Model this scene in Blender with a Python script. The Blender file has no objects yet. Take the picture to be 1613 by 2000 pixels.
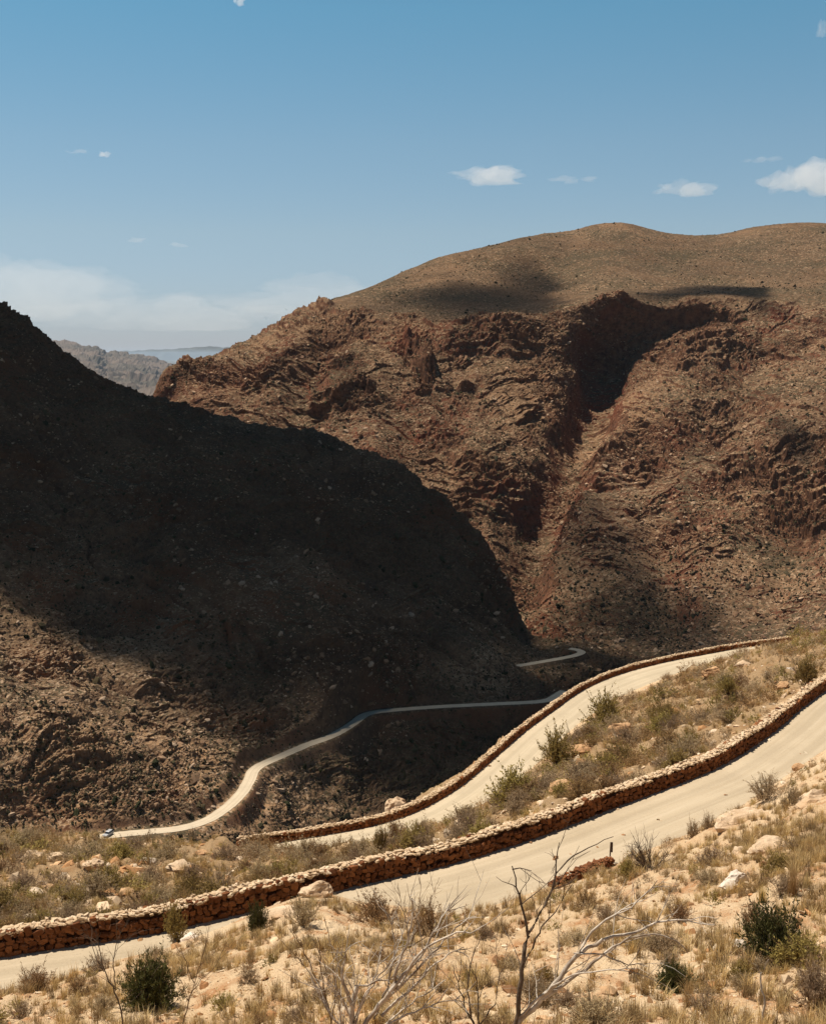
import bpy, math, random, time
import numpy as np
T0 = time.time()
rng = np.random.default_rng(11)
random.seed(5)
SC = bpy.context.scene
COL = SC.collection

# ------------------------------------------------------------------ camera
FPX, CU, CV, PIT = 2300.0, 806.5, 1000.0, math.radians(7.55)
cam = bpy.data.cameras.new('camera')
cam.sensor_fit = 'VERTICAL'; cam.sensor_height = 24; cam.lens = FPX / 2000 * 24
cam.clip_start = 0.1; cam.clip_end = 300000
camo = bpy.data.objects.new('camera', cam); COL.objects.link(camo)
camo.rotation_euler = (math.pi / 2 - PIT, 0, 0)
SC.camera = camo
cp, sp = math.cos(PIT), math.sin(PIT)

def ray(u, v):
    xc = (u - CU) / FPX; yc = -(v - CV) / FPX
    return np.array([xc, cp + sp * yc, -sp + cp * yc])
def PZ(u, v, z):
    d = ray(u, v); return d * (z / d[2])
def PR(u, v, R):
    d = ray(u, v); return d * (R / math.hypot(d[0], d[1]))
def screen(P):
    x, y, z = P[..., 0], P[..., 1], P[..., 2]
    dep = y * cp - z * sp
    up = y * sp + z * cp
    dep = np.where(dep < 0.05, 0.05, dep)
    return CU + FPX * x / dep, CV - FPX * up / dep

# ------------------------------------------------------------------ noise
_perm = np.random.default_rng(3).permutation(256).astype(np.int32)
_perm = np.concatenate([_perm, _perm, _perm])
_g = np.random.default_rng(4).normal(size=(256, 3)); _g /= np.linalg.norm(_g, axis=1)[:, None]
_g = _g.astype(np.float32)
def perlin(p):
    p = p.astype(np.float64); i0 = np.floor(p); f = (p - i0).astype(np.float32); i = i0.astype(np.int64) & 255
    w = f * f * f * (f * (f * 6 - 15) + 10)
    out = 0
    X = [i[:, 0], (i[:, 0] + 1) & 255]; Y = [i[:, 1], (i[:, 1] + 1) & 255]; Z = [i[:, 2], (i[:, 2] + 1) & 255]
    for a in (0, 1):
        pa = _perm[X[a]]; wa = w[:, 0] if a else 1 - w[:, 0]
        for b in (0, 1):
            pb = _perm[pa + Y[b]]; wb = w[:, 1] if b else 1 - w[:, 1]
            for c in (0, 1):
                g = _g[_perm[pb + Z[c]]]; wc = w[:, 2] if c else 1 - w[:, 2]
                d = g[:, 0] * (f[:, 0] - a) + g[:, 1] * (f[:, 1] - b) + g[:, 2] * (f[:, 2] - c)
                out = out + wa * wb * wc * d
    return out * 1.5
def fbm(p, sc, oc, gain=.5, ridged=False):
    o = 0; a = 1.0; p = p / sc
    for k in range(oc):
        n = perlin(p * (2.03 ** k) + 17.3 * k)
        o = o + a * ((1 - 2 * np.abs(n)) if ridged else n)
        a *= gain
    return o
def sstep(a, b, x):
    t = np.clip((x - a) / (b - a), 0, 1); return t * t * (3 - 2 * t)

# ------------------------------------------------------------------ mesh helpers
def make_mesh(name, V, F, mat=None, smooth=False, attrs=None):
    V = np.ascontiguousarray(V, np.float32); F = np.ascontiguousarray(F, np.int32)
    me = bpy.data.meshes.new(name)
    n, k = F.shape
    me.vertices.add(len(V)); me.vertices.foreach_set('co', V.ravel())
    me.loops.add(n * k); me.loops.foreach_set('vertex_index', F.ravel())
    me.polygons.add(n); me.polygons.foreach_set('loop_start', np.arange(0, n * k, k, dtype=np.int32))
    try: me.polygons.foreach_set('loop_total', np.full(n, k, np.int32))
    except Exception: pass
    me.polygons.foreach_set('use_smooth', np.full(n, smooth, bool))
    if attrs:
        for nm, (ty, arr) in attrs.items():
            at = me.attributes.new(nm, ty, 'POINT')
            at.data.foreach_set('color' if 'COLOR' in ty else 'value', np.ascontiguousarray(arr, np.float32).ravel())
    me.update(calc_edges=True)
    if mat: me.materials.append(mat)
    return me
def link(name, me, parent=None, **props):
    o = bpy.data.objects.new(name, me); COL.objects.link(o)
    if parent is not None: o.parent = parent
    for k, v in props.items(): o[k] = v
    return o
def thing(name, label, cat, loc=(0, 0, 0), group=None):
    o = bpy.data.objects.new(name, None); COL.objects.link(o); o.location = loc
    o.empty_display_size = .3
    o['label'] = label; o['category'] = cat
    if group: o['group'] = group
    return o
def tag(o, label, cat, group=None, kind=None):
    o['label'] = label; o['category'] = cat
    if group: o['group'] = group
    if kind: o['kind'] = kind
    return o

class MB:                       # collects pieces into one quad mesh
    def __init__(s): s.V = []; s.F = []; s.n = 0
    def add(s, V, F):
        V = np.asarray(V, float); F = np.asarray(F, int)
        if F.shape[1] == 3: F = np.concatenate([F, F[:, 2:3]], 1)
        s.V.append(V); s.F.append(F + s.n); s.n += len(V)
    def tube(s, pts, rad, sides=5):
        pts = np.asarray(pts, float); n = len(pts)
        rad = np.broadcast_to(np.asarray(rad, float), (n,)) if np.ndim(rad) == 0 else np.asarray(rad, float)
        T = np.gradient(pts, axis=0); T /= np.linalg.norm(T, axis=1)[:, None] + 1e-9
        ref = np.where(np.abs(T[:, 2:3]) > .9, [[1., 0, 0]], [[0, 0, 1.]])
        A = np.cross(T, ref); A /= np.linalg.norm(A, axis=1)[:, None] + 1e-9
        B = np.cross(T, A)
        th = np.arange(sides) * 2 * math.pi / sides
        V = pts[:, None] + rad[:, None, None] * (A[:, None] * np.cos(th)[None, :, None] + B[:, None] * np.sin(th)[None, :, None])
        V = V.reshape(-1, 3); F = []
        for i in range(n - 1):
            for j in range(sides):
                a = i * sides + j; b = i * sides + (j + 1) % sides
                F.append((a, b, b + sides, a + sides))
        s.add(V, F)
    def mesh(s, name, mat, smooth=False):
        V = np.concatenate(s.V); F = np.concatenate(s.F)
        tri = F[:, 2] == F[:, 3]
        if tri.all(): return make_mesh(name, V, F[:, :3], mat, smooth)
        if not tri.any(): return make_mesh(name, V, F, mat, smooth)
        me = bpy.data.meshes.new(name)
        me.from_pydata([tuple(v) for v in V.tolist()], [], [tuple(f[:3]) if t else tuple(f) for f, t in zip(F.tolist(), tri)])
        me.polygons.foreach_set('use_smooth', np.full(len(me.polygons), smooth, bool))
        if mat: me.materials.append(mat)
        return me

def catmull(P, step):
    P = np.asarray(P, float)
    Q = np.vstack([2 * P[0] - P[1], P, 2 * P[-1] - P[-2]]); out = []
    for i in range(1, len(Q) - 2):
        p0, p1, p2, p3 = Q[i - 1], Q[i], Q[i + 1], Q[i + 2]
        n = max(2, int(np.linalg.norm(p2 - p1) / step))
        for t in np.linspace(0, 1, n, endpoint=False):
            out.append(.5 * (2 * p1 + (p2 - p0) * t + (2 * p0 - 5 * p1 + 4 * p2 - p3) * t * t + (3 * p1 - p0 - 3 * p2 + p3) * t ** 3))
    out.append(P[-1]); return np.array(out)
def smooth_line(P, it):
    P = np.array(P, float)
    for _ in range(it): P[1:-1] = .25 * P[:-2] + .5 * P[1:-1] + .25 * P[2:]
    return P
def resample(P, step):
    L = np.r_[0, np.cumsum(np.linalg.norm(np.diff(P, axis=0), axis=1))]
    t = np.linspace(0, L[-1], max(3, int(L[-1] / step)))
    return np.stack([np.interp(t, L, P[:, k]) for k in range(P.shape[1])], 1)
def line_dist(xy, L, chunk=20000):
    """distance from points to polyline L (n,2), signed left +, and z by interpolation if L has 3 cols"""
    a = L[:-1, :2]; d = L[1:, :2] - a; dd = (d * d).sum(1)
    D = np.empty(len(xy)); S = np.empty(len(xy)); Z = np.zeros(len(xy))
    for s in range(0, len(xy), chunk):
        q = xy[s:s + chunk]
        w = q[:, None] - a[None]
        t = np.clip((w * d).sum(2) / dd, 0, 1)
        e = w - t[..., None] * d[None]
        q2 = (e * e).sum(2); k = q2.argmin(1); r = np.arange(len(q))
        D[s:s + chunk] = np.sqrt(q2[r, k])
        S[s:s + chunk] = np.sign(d[k, 0] * w[r, k, 1] - d[k, 1] * w[r, k, 0])
        if L.shape[1] > 2: Z[s:s + chunk] = L[k, 2] + t[r, k] * (L[k + 1, 2] - L[k, 2])
    return D, S, Z

# ------------------------------------------------------------------ materials
def new_mat(name):
    m = bpy.data.materials.new(name); m.use_nodes = True
    nt = m.node_tree; nt.nodes.clear()
    out = nt.nodes.new('ShaderNodeOutputMaterial')
    return m, nt, out
class NT:
    def __init__(s, nt): s.t = nt
    def n(s, ty, **kw):
        nd = s.t.nodes.new(ty)
        for k, v in kw.items():
            if k in nd.inputs: s.set(nd, k, v)
            else: setattr(nd, k, v)
        return nd
    def set(s, nd, k, v):
        if hasattr(v, 'is_output') or isinstance(v, bpy.types.NodeSocket): s.t.links.new(v, nd.inputs[k])
        else: nd.inputs[k].default_value = v
    def coord(s): return s.n('ShaderNodeTexCoord').outputs['Object']
    def noise(s, co, sc, det=4, rough=.55, dist=0):
        nd = s.n('ShaderNodeTexNoise'); s.set(nd, 'Vector', co); s.set(nd, 'Scale', sc); s.set(nd, 'Detail', det)
        s.set(nd, 'Roughness', rough); s.set(nd, 'Distortion', dist); return nd.outputs['Fac']
    def voro(s, co, sc, feat='F1', out='Distance', rnd=1.0):
        nd = s.n('ShaderNodeTexVoronoi'); nd.feature = feat; s.set(nd, 'Vector', co); s.set(nd, 'Scale', sc); s.set(nd, 'Randomness', rnd); return nd.outputs[out]
    def ramp(s, fac, stops):
        nd = s.n('ShaderNodeValToRGB'); s.t.links.new(fac, nd.inputs[0])
        e = nd.color_ramp.elements
        while len(e) > 1: e.remove(e[-1])
        e[0].position = stops[0][0]; e[0].color = c4(stops[0][1])
        for p, c in stops[1:]:
            k = e.new(p); k.color = c4(c)
        return nd.outputs[0]
    def mix(s, fac, a, b, blend='MIX'):
        nd = s.n('ShaderNodeMix'); nd.data_type = 'RGBA'; nd.blend_type = blend
        for k, v in ((0, fac), (6, a), (7, b)):
            if isinstance(v, bpy.types.NodeSocket): s.t.links.new(v, nd.inputs[k])
            else: nd.inputs[k].default_value = v if k == 0 else c4(v)
        return nd.outputs[2]
    def math(s, op, a, b=None, clamp=False):
        nd = s.n('ShaderNodeMath'); nd.operation = op; nd.use_clamp = clamp
        for k, v in ((0, a), (1, b)):
            if v is None: continue
            if isinstance(v, bpy.types.NodeSocket): s.t.links.new(v, nd.inputs[k])
            else: nd.inputs[k].default_value = v
        return nd.outputs[0]
    def bump(s, h, strength, dist):
        nd = s.n('ShaderNodeBump'); s.set(nd, 'Strength', strength); s.set(nd, 'Distance', dist); s.set(nd, 'Height', h); return nd.outputs[0]
    def finish(s, out, color, rough=.95, normal=None, spec=.15, trans=None):
        b = s.n('ShaderNodeBsdfPrincipled'); s.set(b, 'Base Color', color if isinstance(color, bpy.types.NodeSocket) else c4(color))
        s.set(b, 'Roughness', rough); s.set(b, 'Specular IOR Level', spec)
        if normal is not None: s.set(b, 'Normal', normal)
        s.t.links.new(b.outputs[0], out.inputs[0]); return b
def c4(c): return (c[0], c[1], c[2], 1.0) if isinstance(c, (tuple, list)) else (c, c, c, 1)

def mat_mountain(name, soil1, soil2, rock, rockd, shrub, pale, fs=1.0, shrub_amt=.5, red=(.2, .06, .03)):
    m, nt, out = new_mat(name); N = NT(nt); co = N.coord()
    big = N.noise(co, .008 / fs, 5, .6); mid = N.noise(co, .05 / fs, 5, .65)
    base = N.mix(N.ramp(big, [(.38, 0.0), (.62, 1.0)]), soil1, soil2)
    geo = N.n('ShaderNodeNewGeometry'); sx = N.n('ShaderNodeSeparateXYZ'); nt.links.new(geo.outputs['Normal'], sx.inputs[0])
    # bare rock on the steep faces
    steep = N.math('SUBTRACT', 1.0, sx.outputs['Z'])
    steep = N.math('ADD', steep, N.math('MULTIPLY', N.math('SUBTRACT', mid, .5), .35))
    sm = N.ramp(steep, [(.22, 0.0), (.40, 1.0)])
    rk = N.mix(N.ramp(N.noise(co, .3 / fs, 5, .7), [(.35, 0.0), (.7, 1.0)]), rockd, rock)
    rk = N.mix(N.ramp(N.noise(co, .02 / fs, 3, .6), [(.5, 0.0), (.68, .8)]), rk, red)
    # downslope chutes, stones and scrub
    mp = N.n('ShaderNodeMapping'); N.set(mp, 'Vector', co); mp.inputs['Scale'].default_value = (1, 1, .16)
    chute = N.noise(mp.outputs[0], .055 / fs, 4, .6)
    base = N.mix(N.ramp(chute, [(.46, 0.0), (.62, .7)]), base, tuple(.62 * x for x in soil1))
    at = N.n('ShaderNodeAttribute'); at.attribute_name = 'shade_and_growth'  # darkening mask: painted cloud shade on the left mountain, dark growth on the other
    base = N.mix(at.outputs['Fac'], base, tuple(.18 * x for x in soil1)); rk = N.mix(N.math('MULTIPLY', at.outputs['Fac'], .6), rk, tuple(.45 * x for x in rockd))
    vz = N.n('ShaderNodeSeparateColor'); nt.links.new(N.voro(co, .75 / fs, 'F1', 'Color'), vz.inputs[0])
    sp2 = N.noise(co, .42 / fs, 4, .75); dens = N.noise(co, .018 / fs, 4, .6)
    sh = N.math('ADD', sp2, N.math('MULTIPLY', N.math('SUBTRACT', dens, .5), .6))
    col = N.mix(N.ramp(vz.outputs[0], [(.0, .6), (.35, .0), (1.0, .0)]), base, tuple(.45 * x for x in soil1))
    st = N.math('MULTIPLY', N.ramp(vz.outputs[1], [(.70, 0.0), (.86, .85)]), N.ramp(dens, [(.38, .35), (.6, 1.0)]))
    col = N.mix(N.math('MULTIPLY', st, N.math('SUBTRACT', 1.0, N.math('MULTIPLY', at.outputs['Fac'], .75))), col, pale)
    col = N.mix(N.ramp(sh, [(.54 - .1 * shrub_amt, 0.0), (.62 - .1 * shrub_amt, .9)]), col, shrub)
    col = N.mix(sm, col, rk)
    h = N.math('ADD', N.noise(co, .7 / fs, 6, .75), N.math('MULTIPLY', N.noise(co, 2.2 / fs, 3, .7), .4))
    N.finish(out, col, .97, N.bump(h, .7, .7 * fs), .05)
    return m

def mat_simple(name, c1, c2, sc=4, rough=.9, bump=0.0, rnd=0.0, spec=.1, det=5, lo=.3, hi=.7, c3=None):
    m, nt, out = new_mat(name); N = NT(nt); co = N.coord()
    col = N.mix(N.ramp(N.noise(co, sc, det, .65), [(lo, 0.0), (hi, 1.0)]), c1, c2)
    if c3 is not None: col = N.mix(N.ramp(N.noise(co, sc * .23, 3, .6), [(.45, 0.0), (.65, .85)]), col, c3)
    if rnd:
        oi = N.n('ShaderNodeObjectInfo'); hs = N.n('ShaderNodeHueSaturation')
        N.set(hs, 'Color', col)
        N.set(hs, 'Value', N.math('ADD', 1 - rnd * .5, N.math('MULTIPLY', oi.outputs['Random'], rnd)))
        N.set(hs, 'Hue', N.math('ADD', .5 - .012, N.math('MULTIPLY', oi.outputs['Random'], .024)))
        col = hs.outputs[0]
    nrm = N.bump(N.noise(co, sc * 2.2, 6, .7), bump, .3 / sc) if bump else None
    N.finish(out, col, rough, nrm, spec); return m

def add_trans(nt, out, fac=.35):
    b = next(n for n in nt.nodes if n.type == 'BSDF_PRINCIPLED'); src = b.inputs['Base Color'].links[0].from_socket
    t = nt.nodes.new('ShaderNodeBsdfTranslucent'); nt.links.new(src, t.inputs[0]); m = nt.nodes.new('ShaderNodeMixShader'); m.inputs[0].default_value = fac
    nt.links.new(b.outputs[0], m.inputs[1]); nt.links.new(t.outputs[0], m.inputs[2]); nt.links.new(m.outputs[0], out.inputs[0])
def mat_attr(name, rough=.95, sc=3.0, amt=.3):          # per-clump colour attribute "Col"
    m, nt, out = new_mat(name); N = NT(nt)
    at = N.n('ShaderNodeAttribute'); at.attribute_name = 'Col'
    f = N.ramp(N.noise(N.coord(), sc, 3, .6), [(.3, 1 - amt), (.7, 1 + amt)])
    col = N.mix(1.0, at.outputs['Color'], f, 'MULTIPLY')
    N.finish(out, col, rough, None, .06); return m

def mat_ground():
    m, nt, out = new_mat('dry_ground'); N = NT(nt); co = N.coord()
    a = N.noise(co, .16, 6, .65); b = N.noise(co, .7, 6, .7); c = N.noise(co, 6.0, 5, .75); d = N.noise(co, 30.0, 3, .7)
    col = N.mix(N.ramp(a, [(.36, 0.0), (.62, 1.0)]), (.51, .345, .195), (.58, .43, .27))
    col = N.mix(N.ramp(b, [(.5, 0.0), (.66, .85)]), col, (.36, .165, .066))
    col = N.mix(N.ramp(c, [(.55, 0.0), (.7, .8)]), col, (.56, .42, .26))
    col = N.mix(N.ramp(d, [(.32, .65), (.46, 0.0)]), col, (.16, .085, .04))
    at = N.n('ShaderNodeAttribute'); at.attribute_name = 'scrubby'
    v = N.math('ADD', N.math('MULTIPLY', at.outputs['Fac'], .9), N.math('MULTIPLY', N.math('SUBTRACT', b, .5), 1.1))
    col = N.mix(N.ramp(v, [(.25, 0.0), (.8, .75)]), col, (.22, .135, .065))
    h = N.math('ADD', N.math('MULTIPLY', b, 1.0), N.math('ADD', N.math('MULTIPLY', c, .35), N.math('MULTIPLY', d, .09)))
    N.finish(out, col, .97, N.bump(h, .9, .35), .05); return m
def mat_road(name, c1, c2):
    m, nt, out = new_mat(name); N = NT(nt); co = N.coord()
    uv = N.n('ShaderNodeUVMap').outputs[0]
    mp = N.n('ShaderNodeMapping'); N.set(mp, 'Vector', uv); mp.inputs['Scale'].default_value = (.035, 1.5, 1)
    tr = N.noise(mp.outputs[0], 2.0, 5, .6)                 # long streaks along the wheel lines
    sv = N.n('ShaderNodeSeparateXYZ'); nt.links.new(uv, sv.inputs[0])
    trk = N.math('COSINE', N.math('ADD', N.math('MULTIPLY', sv.outputs['Y'], 3.7), N.math('MULTIPLY', tr, 2.2)))
    g = N.noise(co, 9, 6, .8); w = N.noise(co, .25, 4, .6)
    col = N.mix(N.ramp(tr, [(.34, 0.0), (.66, 1.0)]), c1, c2)
    col = N.mix(N.ramp(trk, [(.15, 0.0), (.85, .45)]), col, tuple(.80 * x for x in c1))
    col = N.mix(N.ramp(w, [(.4, 0.0), (.7, .5)]), col, tuple(.80 * x for x in c1))
    col = N.mix(N.ramp(g, [(.56, 0.0), (.72, .6)]), col, tuple(min(.6, 1.18 * x) for x in c2))
    col = N.mix(N.ramp(g, [(.30, .7), (.43, 0.0)]), col, tuple(.5 * x for x in c1))
    h = N.math('ADD', N.math('MULTIPLY', tr, 1.2), N.math('MULTIPLY', g, .5))
    N.finish(out, col, .95, N.bump(h, .6, .06), .08); return m
def mat_stone(name, c1, c2, c3, rnd=.5):
    m, nt, out = new_mat(name); N = NT(nt); co = N.coord()
    at = N.n('ShaderNodeAttribute'); at.attribute_name = 'Col'
    col = N.mix(N.ramp(at.outputs['Fac'], [(.0, 0.0), (1, 1.0)]), c1, c2)
    col = N.mix(N.ramp(N.noise(co, 5, 6, .75), [(.45, 0.0), (.72, .8)]), col, c3)
    N.finish(out, col, .92, N.bump(N.noise(co, 14, 6, .75), .7, .04), .12); return m

M = {}
M['ground'] = mat_ground()
M['road_a'] = mat_road('gravel_road_near', (.37, .29, .192), (.43, .345, .24))
M['road_b'] = mat_road('gravel_road_far', (.40, .32, .215), (.46, .375, .26))
M['road_c'] = mat_road('gravel_road_valley', (.43, .345, .24), (.49, .40, .285))
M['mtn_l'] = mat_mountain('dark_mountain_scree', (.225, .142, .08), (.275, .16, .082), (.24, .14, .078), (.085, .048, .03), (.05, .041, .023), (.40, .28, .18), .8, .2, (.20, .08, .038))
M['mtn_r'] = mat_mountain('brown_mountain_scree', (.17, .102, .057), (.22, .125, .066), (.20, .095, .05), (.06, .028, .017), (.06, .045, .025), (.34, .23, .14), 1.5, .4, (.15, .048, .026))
M['ridge'] = mat_simple('far_ridge', (.10, .075, .058), (.14, .105, .08), .004, .95, 0, c3=(.07, .06, .045))
M['ridge_far'] = mat_simple('farthest_ridge', (.05, .05, .045), (.08, .075, .06), .0006, .95)
M['plain'] = mat_simple('far_plain', (.075, .07, .055), (.10, .09, .07), .001, .95)
M['wall_face'] = mat_stone('orange_wall_stone', (.10, .033, .012), (.24, .092, .034), (.14, .062, .030))
M['wall_top'] = mat_stone('pale_coping_stone', (.42, .29, .17), (.60, .46, .31), (.38, .24, .13))
M['core'] = mat_simple('wall_core', (.05, .025, .014), (.10, .05, .025), 5)
M['rock_pale'] = mat_simple('pale_sandstone', (.42, .28, .165), (.58, .44, .30), 2.2, .9, .6, 0, c3=(.40, .23, .11))
M['rock_orange'] = mat_simple('orange_sandstone', (.36, .19, .085), (.52, .34, .19), 1.3, .9, .7, 0, c3=(.26, .115, .05))
M['rock_white'] = mat_simple('white_topped_rock', (.52, .43, .34), (.66, .57, .47), 3, .9, .5, 0, c3=(.42, .26, .14))
M['stones'] = mat_attr('loose_stones', .95, 6, .25)
M['scrub'] = mat_attr('scrub_leaves', .9, 5, .2)
M['leaf_grey'] = mat_simple('grey_brown_leaves', (.28, .195, .11), (.46, .335, .20), 7, .9, 0, .5)
M['leaf_olive'] = mat_simple('olive_leaves', (.22, .155, .045), (.38, .27, .09), 7, .85, 0, .4)
M['leaf_dark'] = mat_simple('dark_green_leaves', (.05, .052, .016), (.13, .12, .036), 9, .8, 0, .3)
M['leaf_straw'] = mat_simple('straw_grass', (.44, .28, .10), (.58, .41, .18), 9, .9, 0, .4)
M['leaf_brown'] = mat_simple('rusty_brown_leaves', (.20, .115, .05), (.36, .22, .10), 8, .9, 0, .4)
M['twig_dark'] = mat_simple('dark_twig', (.06, .042, .03), (.16, .115, .08), 12, .9, .3)
M['twig_pale'] = mat_simple('bleached_twig', (.36, .29, .22), (.55, .47, .38), 9, .9, .3, lo=.35, hi=.6, c3=(.16, .11, .075))
M['twig_brown'] = mat_simple('brown_twig', (.10, .06, .03), (.22, .14, .08), 12, .9, .2)

for k in ('scrub', 'leaf_grey', 'leaf_olive', 'leaf_dark', 'leaf_straw', 'leaf_brown'):
    nt_ = M[k].node_tree; add_trans(nt_, next(n for n in nt_.nodes if n.type == 'OUTPUT_MATERIAL'), .35 if k != 'leaf_dark' else .2)

# ------------------------------------------------------------------ lofted terrain
def pchip_slopes(R, Z):
    h = np.diff(R, axis=0); d = np.diff(Z, axis=0) / h
    m = np.zeros_like(Z)
    w1 = 2 * h[1:] + h[:-1]; w2 = h[1:] + 2 * h[:-1]
    with np.errstate(divide='ignore', invalid='ignore'):
        mm = (w1 + w2) / (w1 / d[:-1] + w2 / d[1:])
    m[1:-1] = np.where(d[:-1] * d[1:] > 0, mm, 0); m[0] = d[0]; m[-1] = d[-1]
    return np.nan_to_num(m)
class Sheet:
    """terrain grid: one column per bearing, feature lines (u, v, R or z) crossed by each column"""
    def __init__(s, feats, u0, u1, ncol, nrow, sub=50, smooth=25, wR=60.0, linear=False):
        az0 = math.atan2((u0 - CU) / FPX, cp); az1 = math.atan2((u1 - CU) / FPX, cp)
        az = np.linspace(az0, az1, ncol); s.az = az
        RR, ZZ = [], []
        for f in feats:
            P = np.array([PR(a[0], a[1], a[2]) if a[2] > 0 else PZ(a[0], a[1], a[2]) for a in f])
            A = np.arctan2(P[:, 0], P[:, 1]); o = A.argsort()
            r = np.hypot(P[:, 0], P[:, 1])
            ri = np.interp(az, A[o], r[o]); zi = np.interp(az, A[o], P[o, 2])
            k = np.ones(smooth) / smooth
            if smooth > 1:
                pad = smooth // 2
                ri = np.convolve(np.pad(ri, pad, 'edge'), k, 'valid'); zi = np.convolve(np.pad(zi, pad, 'edge'), k, 'valid')
            RR.append(ri); ZZ.append(zi)
        R = np.array(RR); Z = np.array(ZZ)
        s.feat = R
        for k in range(1, len(R)): R[k] = np.maximum(R[k], R[k - 1] + .25)
        m = pchip_slopes(R, Z)
        dr, dz = [], []
        for k in range(len(R) - 1):
            t = np.linspace(0, 1, sub, endpoint=(k == len(R) - 2))[:, None]; h = R[k + 1] - R[k]
            dr.append(R[k] + t * h)
            if linear: dz.append(Z[k] + t * (Z[k + 1] - Z[k])); continue
            dz.append((2 * t ** 3 - 3 * t ** 2 + 1) * Z[k] + (t ** 3 - 2 * t ** 2 + t) * h * m[k] + (-2 * t ** 3 + 3 * t ** 2) * Z[k + 1] + (t ** 3 - t ** 2) * h * m[k + 1])
        dr = np.concatenate(dr); dz = np.concatenate(dz)
        el = np.arctan2(dz, dr)
        # rows follow apparent height, with a share for ground that is hidden from here
        vis = np.maximum.accumulate(el, axis=0)
        met = np.abs(np.diff(el, axis=0)) * np.where(el[1:] >= vis[1:] - 1e-4, 1.0, .25) + np.diff(np.log(dr), axis=0) / wR
        cum = np.vstack([np.zeros((1, ncol)), np.cumsum(met, axis=0)])
        tt = np.linspace(0, 1, nrow)
        s.R = np.empty((nrow, ncol)); s.Z = np.empty((nrow, ncol))
        for j in range(ncol):
            c = cum[:, j] / cum[-1, j]
            s.R[:, j] = np.interp(tt, c, dr[:, j]); s.Z[:, j] = np.interp(tt, c, dz[:, j])
        s.shape = (nrow, ncol)
        s.P = np.stack([s.R * np.sin(az), s.R * np.cos(az), s.Z], -1)
    def normals(s):
        a = np.gradient(s.P, axis=1); b = np.gradient(s.P, axis=0)
        n = np.cross(a, b); n /= np.linalg.norm(n, axis=2)[..., None] + 1e-12
        n *= np.sign(n[..., 2:3]) + (n[..., 2:3] == 0)
        return n
    def flat(s): return s.P.reshape(-1, 3)
    def at(s, u, v, tol=3.0):
        if not hasattr(s, '_scr') : s._scr = screen(s.flat())
        U, V = s._scr; f = s.flat()
        for k in range(6):
            w = np.where((np.abs(U - u) < tol) & (np.abs(V - v) < tol))[0]
            if len(w):
                R = np.hypot(f[w, 0], f[w, 1]); near = w[R < R.min() * 1.04 + .3]
                q = near[((U[near] - u) ** 2 + (V[near] - v) ** 2).argmin()]
                return f[q].copy()
            tol *= 1.8
        raise ValueError('no terrain at %s %s' % (u, v))
    def z(s, x, y):
        a = math.atan2(x, y); r = math.hypot(x, y)
        j = (a - s.az[0]) / (s.az[1] - s.az[0]); j0 = int(min(max(math.floor(j), 0), s.shape[1] - 2)); t = min(max(j - j0, 0), 1)
        z0 = np.interp(r, s.R[:, j0], s.P[:, j0, 2]); z1 = np.interp(r, s.R[:, j0 + 1], s.P[:, j0 + 1, 2])
        return float(z0 * (1 - t) + z1 * t)
    def build(s, name, mat, smooth=False, attrs=None):
        nr, nc = s.shape
        i = np.arange(nr * nc).reshape(nr, nc)
        F = np.stack([i[:-1, :-1], i[:-1, 1:], i[1:, 1:], i[1:, :-1]], -1).reshape(-1, 4)
        o = link(name, make_mesh(name, s.flat(), F, mat, smooth, attrs)); o['kind'] = 'structure'
        return o

ZR1, ZR2, ZR3 = -24.0, -39.0, -155.0
# image lines of the place: wall feet and road edges, turned into level curves on the ground
W1 = [(-330, 1925), (-160, 1898), (0, 1871), (161, 1846), (321, 1823), (365, 1810), (469, 1786), (540, 1769), (664, 1738), (774, 1714), (908, 1681), (1080, 1625), (1167, 1590), (1307, 1538), (1408, 1496), (1508, 1431), (1558, 1387), (1613, 1347), (1680, 1306), (1760, 1270)]
W2 = [(400, 1664), (449, 1659), (485, 1655), (540, 1647), (625, 1633), (707, 1619), (760, 1605), (808, 1588), (875, 1552), (925, 1515), (975, 1471), (1025, 1428), (1076, 1391), (1123, 1357), (1173, 1331), (1234, 1310), (1307, 1292), (1374, 1279), (1441, 1267), (1491, 1260), (1545, 1253)]
w1 = np.array([PZ(u, v, ZR1) for u, v in W1]); w1 = resample(smooth_line(resample(catmull(w1, .5), .5), 12), .5)
w2 = np.array([PZ(u, v, ZR2) for u, v in W2]); w2 = resample(smooth_line(resample(catmull(w2, .5), .5), 12), .5)

RD3 = [(60, 1648), (130, 1643), (180, 1638), (215, 1632), (300, 1624), (350, 1619), (400, 1605), (440, 1580), (470, 1552), (487, 1525), (495, 1505), (512, 1493), (545, 1479), (600, 1455), (650, 1437), (690, 1413), (715, 1395), (750, 1389), (850, 1381), (950, 1376), (1060, 1370), (1085, 1360), (1102, 1350)]
r3 = np.array([PZ(u, v, ZR3) for u, v in RD3]); r3 = resample(smooth_line(resample(catmull(r3, 2.), 2.), 3), 2.)
RD3B = [(985, 1306), (1010, 1301), (1050, 1294), (1090, 1287), (1120, 1281), (1136, 1275), (1130, 1270), (1112, 1267)]
r3b = np.array([PZ(u, v, ZR3 - 3) for u, v in RD3B]); r3b = resample(smooth_line(resample(catmull(r3b, 1.), 1.), 6), 2.)

def off(L, d):
    T = np.gradient(L[:, :2], axis=0); T /= np.linalg.norm(T, axis=1)[:, None]
    Q = L.copy(); Q[:, 0] += T[:, 1] * d; Q[:, 1] -= T[:, 0] * d
    return Q                                                  # +d = to the right of travel (toward the viewer)

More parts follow.
